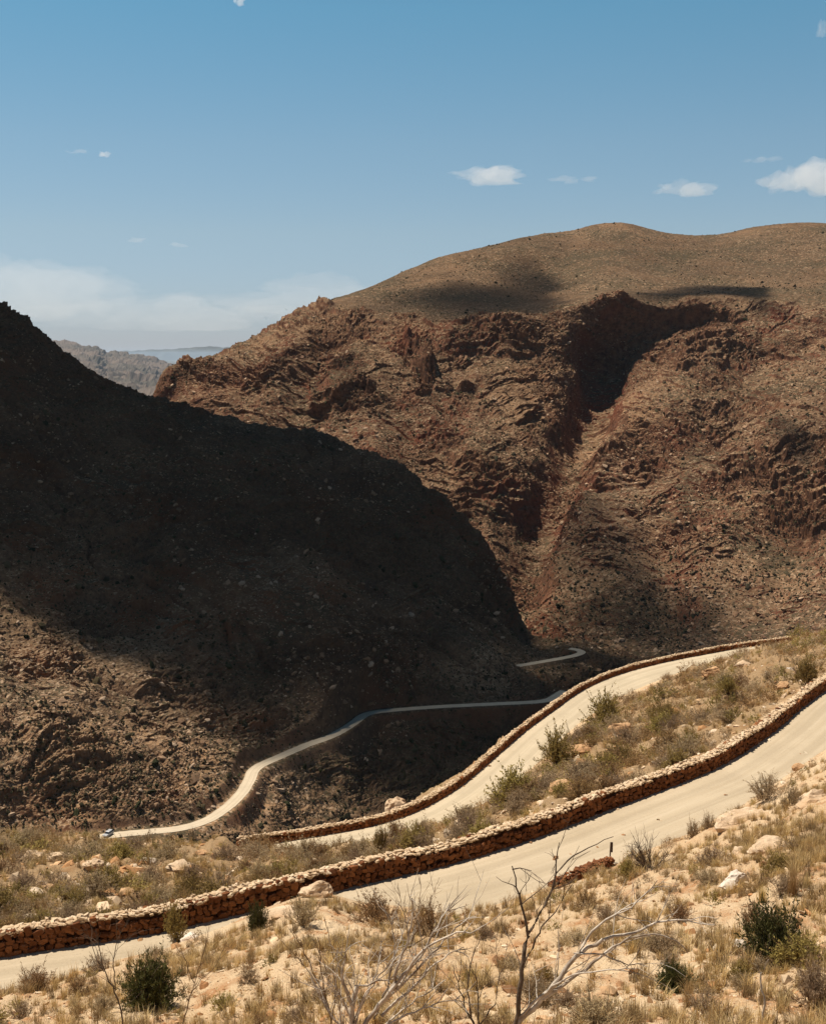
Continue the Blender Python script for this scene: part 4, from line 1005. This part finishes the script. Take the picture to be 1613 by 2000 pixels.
for s in shr[:262]:
    x, y, z, k, sz, zid = s; w = where(s)
    plant(k, '%s %s' % (ADJ[k], w), (x, y, z - .05), sz, sz * rng.uniform(.8, 1.15) * (1.25 if k == 'dark' else 1), int(rng.integers(0, 3)), rng.uniform(0, 6.28),
          'shrub', '%ss %s' % (ADJ[k], w), apparent(s) > .010)
# the rest as one mass
LOD = {}
def lod(kind, var):
    if (kind, var) not in LOD:
        kw = dict(KINDS[kind][3]); kw['stems'] = 14; kw['sub'] = 4; kw['nl'] = 5; kw['leaf'] *= 1.7; kw['lw'] *= 2.0
        _, V, F = shrub_parts(900 + var + len(kind), **kw); LOD[(kind, var)] = (V, F)
    return LOD[(kind, var)]
CL = {'grey': (.39, .28, .165), 'brown': (.33, .20, .09), 'olive': (.30, .225, .075), 'dark': (.07, .07, .022)}
VV, FF, CC = [], [], []; n0 = 0
for s in shr[262:]:
    x, y, z, k, sz, zid = s; V, F = lod(k, int(rng.integers(0, 3))); a = rng.uniform(0, 6.28); ca, sa = math.cos(a), math.sin(a)
    Q = np.c_[V[:, 0] * ca - V[:, 1] * sa, V[:, 0] * sa + V[:, 1] * ca, V[:, 2] * rng.uniform(.75, 1.1)] * sz + [x, y, z - .05]
    VV.append(Q); FF.append(F + n0); n0 += len(Q); CC.append(np.tile(np.r_[np.array(CL[k]) * rng.uniform(.7, 1.35), 1], (len(Q), 1)))
o = link('scrub', make_mesh('scrub', np.concatenate(VV), np.concatenate(FF), M['scrub'], False, {'Col': ('FLOAT_COLOR', np.concatenate(CC))}))
tag(o, 'dense mass of dry grey-brown scrub covering the banks beside the walled roads', 'scrub', None, 'stuff')
# grass
def grass_patch(label, pts, h, nb, seedcols):
    VV, FF, CC = [], [], []; n0 = 0; r = np.random.default_rng(77)
    PR_ = [blades(nb, 1.0, 1.1, .03, np.random.default_rng(k), .4, .13) for k in range(6)]
    for x, y, z, s in pts:
        V, F = PR_[r.integers(0, 6)]; a = r.uniform(0, 6.28); ca, sa = math.cos(a), math.sin(a)
        Q = np.c_[V[:, 0] * ca - V[:, 1] * sa, V[:, 0] * sa + V[:, 1] * ca, V[:, 2] * r.uniform(.8, 1.2)] * s + [x, y, z - .02]
        VV.append(Q); FF.append(F + n0); n0 += len(Q)
        c = np.array(seedcols[r.integers(0, len(seedcols))]) * r.uniform(.75, 1.25); CC.append(np.tile(np.r_[c, 1], (len(Q), 1)))
    o = link('grass', make_mesh('grass', np.concatenate(VV), np.concatenate(FF), M['scrub'], False, {'Col': ('FLOAT_COLOR', np.concatenate(CC))}))
    tag(o, label, 'grass', None, 'stuff'); return o
def spread(cond, n, rmin, rmax, sizes, zid):
    f = A.flat(); U, V = screen(f)
    w = np.where(cond & okA & (U > -50) & (U < 1670) & (V < 2050) & (Rf > rmin) & (Rf < rmax))[0]
    pr = Rf[w] ** 2 * np.clip(.35 + 1.3 * fbm(np.c_[f[w, :2], np.zeros(len(w))] + 31 * zid, 5, 2), .04, 1.6); pr /= pr.sum()
    return [(f[q, 0], f[q, 1], A.z(f[q, 0], f[q, 1]), rng.uniform(*sizes)) for q in rng.choice(w, n, p=pr)]
STR = [(.50, .34, .14), (.56, .41, .20), (.42, .27, .11), (.34, .23, .11), (.25, .165, .08)]
grass_patch('dry straw grass tufts scattered over the sandy near slope', spread(side1 > 6.0, 4600, 14, 80, (.12, .5), 5), 1, 42, STR)
grass_patch('yellow dry grass growing between the bushes on the banks beside the walled roads', [(s[0], s[1], s[2], s[4] * .8) for s in tufts] + spread(bank, 3000, 45, 190, (.25, .6), 6) + spread(bank & (screen(A.flat())[0] < 480), 1400, 48, 100, (.25, .6), 8), 1, 40, STR + [(.46, .31, .11)])
print('plants', time.time() - T0)

# ------------------------------------------------------------------ leafless trees at the front
def wiggle(pts, r, n=4, amp=.02):
    P = catmull(np.array(pts, float), 1e9); P = np.array(pts, float)
    L = np.r_[0, np.cumsum(np.linalg.norm(np.diff(P, axis=0), axis=1))]
    t = np.linspace(0, L[-1], max(4, int(L[-1] / .12)))
    Q = np.stack([np.interp(t, L, P[:, k]) for k in range(3)], 1); Q = smooth_line(Q, 2)
    Q[1:] += r.normal(0, amp, (len(Q) - 1, 3)); return Q
def dead_tree(name, label, base_uv, limbs, mat, seed, twigs=3, spread_y=.35, tw=.006, cat='dead tree', trunk_mat=None):
    r = np.random.default_rng(seed)
    b = A.at(*base_uv) if base_uv[1] < 2050 else None
    if b is None: b = A.at(base_uv[0], 2045)
    R0 = math.hypot(b[0], b[1]); root = thing(name, label, cat, tuple(b))
    for i, (px, r0, r1) in enumerate(limbs):
        dR = r.uniform(-spread_y, spread_y); pts = []
        for k, (u, v) in enumerate(px):
            if k == 0 and i == 0: q = b + [0, 0, -.12]
            else:
                t = k / max(1, len(px) - 1); q = PR(u, v, R0 + dR * t - .05)
            pts.append(q)
        Q = wiggle(pts, r, amp=.012); n = len(Q)
        mb = MB(); mb.tube(Q - b, np.linspace(r0, r1, n) * 1.25, 6)
        mt = mb; cnt = 0
        for j in range(max(3, int(twigs * (1 if i else 1.5))) if twigs else 0):
            k = r.integers(max(1, n // 3), n - 1); d = Q[k] - Q[k - 1]; d /= np.linalg.norm(d) + 1e-9
            L = r.uniform(.25, .75); e = d * .8 + r.normal(0, .45, 3) + [0, 0, .25]; e /= np.linalg.norm(e)
            s = [Q[k]]
            for m in range(4): e = e + r.normal(0, .16, 3); s.append(s[-1] + e * L / 4)
            mt.tube(np.array(s) - b, np.linspace(min(tw * 1.5, r0 * .5), tw * .45, 5), 4); cnt += 1
            for w in range(2):
                m = r.integers(1, 4); e2 = e + r.normal(0, .6, 3); s2 = [s[m], s[m] + e2 * L * .18, s[m] + (e2 + r.normal(0, .2, 3)) * L * .36]
                mt.tube(np.array(s2) - b, np.linspace(tw * .8, tw * .35, 3), 3)
        ob = link('trunk' if i == 0 else 'branch', mb.mesh('trunk' if i == 0 else 'branch', mat, True), root)
        if cnt and mt is not mb: link('twigs', mt.mesh('twigs', mat), ob)
    return root
dead_tree('dead_tree', 'dark leafless tree with a forked trunk at bottom centre, in front of the near road', (1000, 2042), [
    ([(1000, 2042), (1012, 1960), (1018, 1900), (1028, 1840), (1030, 1825)], .036, .025),
    ([(1030, 1825), (1022, 1775), (1016, 1750), (1006, 1712), (1000, 1696)], .019, .007),
    ([(1000, 1698), (1010, 1690), (1038, 1702)], .008, .004),
    ([(1030, 1825), (1052, 1790), (1075, 1745), (1082, 1712), (1105, 1682), (1135, 1662), (1162, 1652), (1195, 1633)], .017, .004),
    ([(1085, 1706), (1088, 1670), (1094, 1642)], .010, .004),
    ([(1024, 1880), (1058, 1810), (1090, 1775), (1118, 1732)], .013, .004)], M['twig_dark'], 5, 3, .25)
dead_tree('dead_tree', 'leafless tree with long pale branches leaning right, right of the dark forked tree', (975, 2044), [
    ([(975, 2044), (1010, 1995), (1060, 1950), (1130, 1862), (1180, 1835)], .040, .022),
    ([(1130, 1862), (1155, 1815), (1190, 1790), (1240, 1768), (1262, 1745), (1285, 1722)], .018, .005),
    ([(1180, 1835), (1240, 1820), (1300, 1796), (1335, 1798), (1395, 1806)], .020, .005),
    ([(1060, 1952), (1130, 1900), (1220, 1832), (1300, 1822), (1345, 1860)], .022, .005),
    ([(1010, 1990), (1075, 1930), (1110, 1905), (1160, 1898), (1240, 1892)], .018, .005),
    ([(1120, 1862), (1170, 1862), (1225, 1885), (1265, 1886)], .010, .004)], M['twig_pale'], 6, 5, .4)
dead_tree('dead_tree', 'pale leafless tree with many upright bleached branches at the bottom centre', (690, 2045), [
    ([(690, 2045), (686, 1990), (690, 1955), (700, 1925)], .052, .034),
    ([(720, 2035), (770, 1990), (835, 1965), (900, 1950)], .018, .005),
    ([(730, 1990), (760, 1920), (772, 1850), (765, 1790)], .018, .005),
    ([(745, 1985), (805, 1930), (850, 1880), (905, 1850)], .022, .005),
    ([(690, 2020), (705, 1960), (735, 1900), (745, 1850)], .018, .005),
    ([(685, 2030), (640, 1975), (615, 1930), (608, 1900)], .018, .005),
    ([(690, 2010), (672, 1950), (640, 1915), (630, 1880)], .014, .005),
    ([(688, 1965), (670, 1920), (668, 1880), (684, 1845)], .028, .008),
    ([(700, 1925), (735, 1920), (790, 1905)], .014, .005),
    ([(690, 2030), (745, 1960), (790, 1900), (830, 1850), (880, 1825), (935, 1816)], .034, .007),
    ([(760, 1945), (780, 1880), (800, 1830), (810, 1765), (802, 1755)], .026, .008),
    ([(770, 1935), (820, 1870), (860, 1800), (880, 1765)], .023, .007),
    ([(740, 1965), (800, 1910), (860, 1845), (900, 1800), (930, 1790)], .02, .006),
    ([(690, 2000), (720, 1930), (770, 1870), (800, 1790)], .012, .005),
    ([(700, 2040), (770, 1985), (830, 1940), (870, 1915)], .016, .005),
    ([(684, 2040), (664, 1990), (662, 1930)], .014, .005)], M['twig_pale'], 7, 8, .5)
dead_tree('dead_shrub', 'dark thin-stemmed leafless shrub left of the pale bleached tree', (655, 2020), [
    ([(655, 2020), (636, 1950), (628, 1880), (622, 1830)], .016, .005),
    ([(640, 1965), (612, 1900), (590, 1850), (572, 1815)], .011, .004),
    ([(648, 1990), (620, 1930), (600, 1890), (582, 1868)], .010, .004),
    ([(650, 1990), (655, 1920), (648, 1860), (640, 1810)], .010, .004)], M['twig_brown'], 8, 4, .3, .005, 'dead shrub')
dead_tree('dead_shrub', 'small dark forked leafless shrub between the pale tree and the dark tree', (935, 2010), [
    ([(935, 2010), (905, 1960), (892, 1920), (886, 1885)], .016, .005),
    ([(920, 1985), (912, 1930), (918, 1870), (940, 1830)], .012, .004),
    ([(935, 2005), (936, 1950), (925, 1900), (930, 1880)], .012, .004),
    ([(938, 2000), (975, 1945), (970, 1905), (985, 1890)], .010, .004)], M['twig_dark'], 9, 4, .3, .005, 'dead shrub')
dead_tree('dead_shrub', 'tall thin leafless stems at bottom left rising across the near road', (243, 2040), [
    ([(243, 2040), (240, 1980), (226, 1935), (204, 1900), (196, 1860), (190, 1815)], .016, .004),
    ([(226, 1935), (222, 1880), (230, 1840), (228, 1800)], .009, .004),
    ([(204, 1898), (182, 1860), (178, 1830), (160, 1820)], .007, .003)], M['twig_dark'], 10, 5, .3, .004, 'dead shrub')
dead_tree('dead_shrub', 'thin leafless stems right of the dark green bush at bottom left', (345, 2035), [
    ([(345, 2035), (368, 1960), (392, 1885), (402, 1840)], .012, .004),
    ([(360, 1985), (375, 1930), (420, 1890), (440, 1850)], .008, .003),
    ([(380, 1920), (365, 1880), (352, 1850)], .007, .003)], M['twig_brown'], 12, 5, .3, .004, 'dead shrub')
dead_tree('dead_shrub', 'short leafless stems at the bottom left corner by the road', (78, 1995), [
    ([(78, 1995), (72, 1960), (84, 1930), (80, 1905)], .010, .004),
    ([(75, 1975), (100, 1940), (118, 1920)], .007, .003)], M['twig_brown'], 13, 4, .2, .004, 'dead shrub')
dead_tree('dead_shrub', 'single pale leafless stick with a forked top below the large dark green bush', (1490, 2010), [
    ([(1490, 2010), (1489, 1955), (1485, 1900)], .018, .010),
    ([(1485, 1902), (1494, 1885), (1502, 1872)], .008, .004),
    ([(1485, 1902), (1480, 1890), (1470, 1882)], .006, .003)], M['twig_pale'], 14, 0, .1, .005, 'dead shrub')
dead_tree('dead_shrub', 'fine brown leafless shrub on the slope behind the pale bleached tree', (800, 1860), [
    ([(800, 1860), (795, 1810), (785, 1770), (778, 1725)], .014, .004),
    ([(800, 1850), (825, 1800), (840, 1760), (858, 1715)], .012, .004),
    ([(805, 1845), (815, 1790), (822, 1740), (820, 1710)], .010, .004),
    ([(800, 1850), (860, 1810), (890, 1775)], .010, .004)], M['twig_brown'], 15, 6, .4, .006, 'dead shrub')

# ------------------------------------------------------------------ post at the road edge
def box(mb, c, s):
    c = np.array(c, float); s = np.array(s, float) / 2
    V = np.array([[x, y, z] for x in (-1, 1) for y in (-1, 1) for z in (-1, 1)]) * s + c
    mb.add(V, [(0, 1, 3, 2), (4, 6, 7, 5), (0, 4, 5, 1), (2, 3, 7, 6), (0, 2, 6, 4), (1, 5, 7, 3)])
P = A.at(1190, 1686); root = thing('sign_post', 'thin dark road post with a narrow plate, standing at the near road edge', 'sign post', tuple(P))
mpost = mat_simple('rusty_post', (.05, .03, .022), (.09, .055, .04), 14, .7, .2); mplate = mat_simple('dark_plate', (.045, .03, .03), (.07, .045, .04), 9, .6)
mb = MB(); mb.tube([(0, 0, -.3), (.02, 0, .45), (.045, 0, 1.05)], .033, 8); link('post', mb.mesh('post', mpost, True), root)
mb = MB(); box(mb, (.085, .0, .80), (.11, .03, .50)); pl = link('plate', mb.mesh('plate', mplate), root)
mb = MB(); [mb.tube([(.05, -.05, z), (.05, .045, z)], .012, 6) for z in (.66, .93)]; link('bolt', mb.mesh('bolt', mpost), pl)

# ------------------------------------------------------------------ car in the valley
def make_car():
    c = PZ(211, 1632, ZR3); dd, _, _ = line_dist(np.array([c[:2]]), r3)
    k = np.argmin(((r3[:, :2] - c[:2]) ** 2).sum(1)); T = r3[min(k + 2, len(r3) - 1), :2] - r3[max(k - 2, 0), :2]
    root = thing('parked_car', 'small light-coloured car with dark windows on the valley road at left', 'car', (r3[k, 0], r3[k, 1], ZR3 + .14))
    root.rotation_euler = (0, 0, math.atan2(T[1], T[0]) + math.pi + .85); root.scale = (.9, .9, .95)
    paint = mat_simple('silver_paint', (.30, .30, .30), (.36, .355, .35), 1, .35, 0, 0, .5); glass = mat_simple('dark_glass', (.015, .017, .02), (.02, .022, .025), 1, .1, 0, 0, .6)
    rub = mat_simple('tyre_rubber', (.02, .02, .02), (.03, .03, .03), 8, .8); rim = mat_simple('wheel_rim', (.35, .35, .36), (.45, .45, .45), 5, .4); lamp = mat_simple('lamp_glass', (.6, .58, .5), (.7, .66, .6), 3, .2, 0, 0, .5)
    def prism(prof, w, wt=None):
        n = len(prof); a = np.array(prof); wt = wt or [w] * n
        V = np.concatenate([np.c_[a[:, 0], [-x / 2 for x in wt], a[:, 1]], np.c_[a[:, 0], [x / 2 for x in wt], a[:, 1]]])
        import bmesh
        me = bpy.data.meshes.new('m'); F = [tuple(range(n))[::-1], tuple(range(n, 2 * n))] + [(i, (i + 1) % n, n + (i + 1) % n, n + i) for i in range(n)]
        me.from_pydata([tuple(v) for v in V.tolist()], [], F); return me
    low = [(2.2, .38), (2.28, .62), (2.2, .86), (1.15, 1.02), (-2.15, 1.06), (-2.25, .75), (-2.2, .38)]
    me = prism(low, 1.84); me.materials.append(paint); link('body', me, root)
    cabin = [(1.05, 1.02), (.42, 1.56), (-1.85, 1.60), (-2.12, 1.06)]
    me = prism(cabin, 1.6, [1.72, 1.36, 1.36, 1.72]); me.materials.append(glass); link('windows', me, root)
    me = prism([(.46, 1.565), (.3, 1.64), (-1.75, 1.68), (-1.9, 1.605)], 1.42); me.materials.append(paint); link('roof', me, root)
    for x in (1.4, -1.35):
        for y in (-.86, .86):
            mb = MB(); t = np.linspace(0, 2 * math.pi, 17); mb.tube(np.c_[.27 * np.cos(t), np.zeros(17), .27 * np.sin(t)], .085, 8)
            w = link('wheel', mb.mesh('wheel', rub, True), root); w.location = (x, y, .35)
            mb = MB(); mb.tube([(0, -.07, 0), (0, -.05, 0), (0, .05, 0), (0, .07, 0)], [.01, .2, .2, .01], 12); link('rim', mb.mesh('rim', rim), w)
    for y in (-.66, .66):
        mb = MB(); box(mb, (2.245, y, .72), (.08, .32, .16)); link('headlight', mb.mesh('headlight', lamp), root)
make_car()

# ------------------------------------------------------------------ light
SUN_EL, SUN_AZ = math.radians(67), math.atan2(-.86, .51)          # bearing from +Y, negative = left
sdir = np.array([math.sin(SUN_AZ) * math.cos(SUN_EL), math.cos(SUN_AZ) * math.cos(SUN_EL), math.sin(SUN_EL)])
sl = bpy.data.lights.new('sun', 'SUN'); sl.energy = 5.0; sl.angle = math.radians(.5); sl.color = (1.0, .93, .82)
so = bpy.data.objects.new('sun', sl); COL.objects.link(so)
from mathutils import Vector
so.rotation_euler = Vector(sdir).to_track_quat('Z', 'Y').to_euler()
W = bpy.data.worlds.new('World'); SC.world = W; W.use_nodes = True
wt = W.node_tree; wt.nodes.clear()
bg = wt.nodes.new('ShaderNodeBackground'); sky = wt.nodes.new('ShaderNodeTexSky'); wo = wt.nodes.new('ShaderNodeOutputWorld')
sky.sky_type = 'NISHITA'; sky.sun_disc = False; sky.sun_elevation = SUN_EL; sky.sun_rotation = SUN_AZ
sky.altitude = 700; sky.air_density = 1.0; sky.dust_density = .4; sky.ozone_density = 1.6
bg.inputs[1].default_value = .075
WN = NT(wt); gz = WN.n('ShaderNodeSeparateXYZ'); wt.links.new(WN.n('ShaderNodeTexCoord').outputs['Generated'], gz.inputs[0])
tint = WN.ramp(gz.outputs['Z'], [(.0, (.50, .54, .76)), (.05, (.62, .66, .78)), (.10, (.74, .755, .755)), (.17, (.73, .83, .79)), (.27, (.58, .90, .85)), (.42, (.34, .52, .54)), (1, (.29, .43, .48))])
wt.links.new(WN.mix(1.0, sky.outputs[0], tint, 'MULTIPLY'), bg.inputs[0]); wt.links.new(bg.outputs[0], wo.inputs[0])

# ------------------------------------------------------------------ haze and clouds
def vol_mat(name, col, dens, g=0.0):
    m, nt, out = new_mat(name); v = nt.nodes.new('ShaderNodeVolumePrincipled')
    v.inputs['Color'].default_value = c4(col); v.inputs['Density'].default_value = dens; v.inputs['Anisotropy'].default_value = g
    nt.links.new(v.outputs[0], out.inputs['Volume']); m.cycles.homogeneous_volume = True
    return m
ztop = float(C.P[..., 2].max()) + 12
mb = MB(); box(mb, (0, 58000, (ztop - 290) / 2), (214000, 124000, ztop + 290)); hz = link('haze', mb.mesh('haze', vol_mat('haze_air', (.66, .82, 1.0), 1.1e-5)), kind='stuff')
hz['label'] = 'thin blue haze filling the valley air towards the far hills'; hz['category'] = 'haze'

def to_plane(P, z): return P[:2] + sdir[:2] * ((z - P[2]) / sdir[2])
def cloud_sheet(name, label, poly, z0, thick, edge, dens, seed, n=90, wob=.3, edge2=None, x01=None, vary=.25):
    """cloud over an outline: closed lens whose thickness grows inward"""
    poly = np.array(poly); lo = poly.min(0) - edge; hi = poly.max(0) + edge
    X, Y = np.meshgrid(np.linspace(lo[0], hi[0], n), np.linspace(lo[1], hi[1], n)); q = np.c_[X.ravel(), Y.ravel()]
    c = np.vstack([poly, poly[:1]]); D, _, _ = line_dist(q, c)
    inside = np.zeros(len(q), bool)
    for (x0, y0), (x1, y1) in zip(c[:-1], c[1:]):
        cr = ((y0 > q[:, 1]) != (y1 > q[:, 1])) & (q[:, 0] < (x1 - x0) * (q[:, 1] - y0) / (y1 - y0 + 1e-12) + x0); inside ^= cr
    s = np.where(inside, D, -D) + wob * edge * fbm(np.c_[q, np.zeros(len(q))] + seed, edge * 2.2, 4)
    ee = edge if edge2 is None else edge + (edge2 - edge) * sstep(x01[0], x01[1], q[:, 0])
    t = np.clip(s / ee, 0, 1); t = t * t * (3 - 2 * t)
    T = thick * t * (1 + vary * fbm(np.c_[q, np.zeros(len(q))] + seed + 5, edge * 3, 4))
    keep = (T > .02).reshape(n, n)
    top = np.c_[q, z0 + T * .75]; bot = np.c_[q, z0 - T * .25]
    i = np.arange(n * n).reshape(n, n); cell = keep[:-1, :-1] | keep[1:, :-1] | keep[:-1, 1:] | keep[1:, 1:]
    Fq = np.stack([i[:-1, :-1], i[:-1, 1:], i[1:, 1:], i[1:, :-1]], -1)[cell]
    # zero-thickness rim vertices close the shell
    V = np.concatenate([top, bot]); F = np.concatenate([Fq, Fq[:, ::-1] + n * n])
    me = make_mesh(name, V, F, vol_mat('dense_cloud_vapour', (.22, .22, .225), dens, .35))
    import bmesh
    bm = bmesh.new(); bm.from_mesh(me); bmesh.ops.remove_doubles(bm, verts=bm.verts, dist=.01)
    bmesh.ops.delete(bm, geom=[v for v in bm.verts if not v.link_faces], context='VERTS'); bm.to_mesh(me); bm.free()
    o = link(name, me); tag(o, label, 'cloud'); return o
zc = 1150.0
pb = [B.at(u, v) for u, v in [(-150, 1105), (0, 1192), (130, 1262), (300, 1342), (400, 1415), (470, 1478), (540, 1524), (640, 1580)]]
pb += [PR(760, 1650, 440), PR(900, 1600, 452), PR(1050, 1500, 480), PR(1200, 1420, 520), PR(1400, 1380, 560)]
pb += [C.at(u, v) for u, v in [(1640, 1215), (1540, 1140), (1440, 1075), (1340, 1030), (1240, 965), (1160, 905), (1090, 850), (1020, 900), (1000, 1050)]]
pb += [PR(990, 1150, 700), PR(940, 1080, 730), PR(850, 980, 790), PR(700, 900, 830), PR(500, 860, 850), PR(300, 800, 860), PR(0, 640, 860), PR(-300, 500, 860), PR(-400, 700, 600)]
cloud_sheet('cloud', 'broad low cloud overhead shading the dark mountain and the gorge', [to_plane(np.array(q), zc) for q in pb], zc, 150, 45, .019, 2.0, 130, .6, 260, (-430, -270), .65)
def patch(label, px, thick, edge, dens, seed):
    cloud_sheet('cloud', label, [to_plane(C.at(u, v), zc + 250) for u, v in px], zc + 250, thick, edge * .8, dens * 1.7, seed, 70, .6)
patch('small cloud overhead shading the smooth top of the brown mountain', [(730, 600), (800, 548), (880, 530), (950, 545), (975, 490), (1060, 505), (1130, 560), (1120, 600), (1060, 630), (960, 618), (900, 645), (820, 620)], 85, 95, .013, 4.)
patch('small cloud overhead shading the brow above the red cliff', [(1180, 572), (1290, 556), (1420, 548), (1490, 560), (1530, 612), (1500, 620), (1430, 588), (1300, 596)], 60, 40, .02, 6.)
patch('small cloud overhead shading the right flank of the brown mountain', [(1470, 800), (1530, 800), (1590, 880), (1560, 920), (1500, 880)], 70, 30, .02, 8.)

def puff(label, u, v, wpx, hpx, R, seed, dens, lobes=9, dep=.7, base=-.5, lean=.25):
    """cumulus scrap: merged lobes over a flat base, ragged by noise"""
    r = np.random.default_rng(seed); c = PR(u, v, R); k = R / FPX
    w = wpx * k / 2; h = hpx * k / 2
    mbd = bpy.data.metaballs.new('cloud'); mbd.resolution = .075; mbd.render_resolution = .075; mbd.threshold = .18
    for i in range(lobes):
        x = r.uniform(-1, 1) * (1 if lobes > 6 else .6); env = math.exp(-((x - lean) / .55) ** 2)
        e = mbd.elements.new(); e.co = (x * .95 * max(1, w / h * .25), r.normal(0, .25), r.uniform(-.35, .35) * env - .12); e.radius = .34 + .42 * env * r.uniform(.6, 1.1)
    tmp = bpy.data.objects.new('tmp_cloud', mbd); COL.objects.link(tmp)
    dg = bpy.context.evaluated_depsgraph_get(); dg.update()
    me0 = bpy.data.meshes.new_from_object(tmp.evaluated_get(dg)); bpy.data.objects.remove(tmp)
    n = len(me0.vertices); V = np.empty(n * 3, np.float32); me0.vertices.foreach_get('co', V); V = V.reshape(-1, 3).astype(float)
    F = [tuple(p.vertices) for p in me0.polygons]
    sx = np.abs(V[:, 0]).max()
    V = V + (.34 * fbm(V + seed, .7, 5, .62))[:, None] * V / (np.linalg.norm(V * [.5, 1, 1], axis=1)[:, None] + .15)
    V[:, 2] += .10 * fbm(V * [1, 1, .3] + seed * 2, .35, 3)
    V[:, 2] = np.where(V[:, 2] < base, base + (V[:, 2] - base) * .25, V[:, 2])
    V[:, 0] *= w / np.abs(V[:, 0]).max(); V[:, 2] *= h / np.abs(V[:, 2]).max(); V[:, 1] *= w * dep / np.abs(V[:, 1]).max()
    me = bpy.data.meshes.new('cloud'); me.from_pydata([tuple(q) for q in V.tolist()], [], F); bpy.data.meshes.remove(me0)
    me.materials.append(vol_mat('cloud_vapour', (1, .985, .97), dens * .62 / max(w * dep, 1), .35))
    o = link('cloud', me); o.location = c; tag(o, label, 'cloud'); return o
puff('small white cloud left of three in a row above the mountain', 938, 342, 180, 50, 9000, 1, .9, 14, lean=.45)
puff('thin white wisp just right of the middle cloud', 1110, 349, 112, 13, 9000, 2, .35, 5)
puff('small white flat-based cloud between the middle cloud and the biggest one', 1336, 364, 134, 36, 9000, 3, .9, lean=.4)
puff('largest bright cloud at the right picture edge above the mountain', 1585, 344, 236, 76, 9000, 4, 1.2, 22, lean=.35)
puff('thin wisp above the largest cloud at the right edge', 1490, 311, 80, 12, 9000, 5, .3, 5)
puff('tiny cloud cut off by the top picture edge', 466, 0, 30, 20, 9000, 6, .8, 5)
puff('faint small cloud in the upper right corner', 1602, 56, 28, 36, 9000, 7, .25, 6)
puff('tiny white cloud high at left, right of a faint wisp', 203, 300, 32, 14, 9000, 8, .6, 5)
puff('faint wisp high at left beside the tiny white cloud', 152, 296, 46, 8, 9000, 9, .25, 5)
puff('faint tiny cloud low at left above the cloud bank', 266, 469, 44, 13, 12000, 10, .25, 5)
puff('faint wisp low at left, right of the faint tiny cloud', 346, 476, 44, 12, 12000, 12, .2, 5)
puff('long pale cloud bank low over the left horizon', 40, 556, 620, 140, 30000, 13, .42, 26, .35, -.8, .1)
puff('pale cloud bank low over the horizon, touching the mountain shoulder', 640, 588, 620, 116, 32000, 14, .42, 26, .35, -.8, 0)
puff('thin hazy layer of cloud below the two banks on the horizon', 330, 606, 760, 84, 36000, 15, .34, 20, .35, -.8, 0)

# ------------------------------------------------------------------ render settings
SC.view_settings.view_transform = 'Standard'; SC.view_settings.look = 'None'
SC.view_settings.exposure = 0.58; SC.view_settings.gamma = 1.0; SC.view_settings.use_curve_mapping = False
cy = SC.cycles
cy.max_bounces = 6; cy.diffuse_bounces = 3; cy.glossy_bounces = 1; cy.transmission_bounces = 1; cy.volume_bounces = 3; cy.transparent_max_bounces = 24
cy.use_denoising = True
print('script', time.time() - T0)
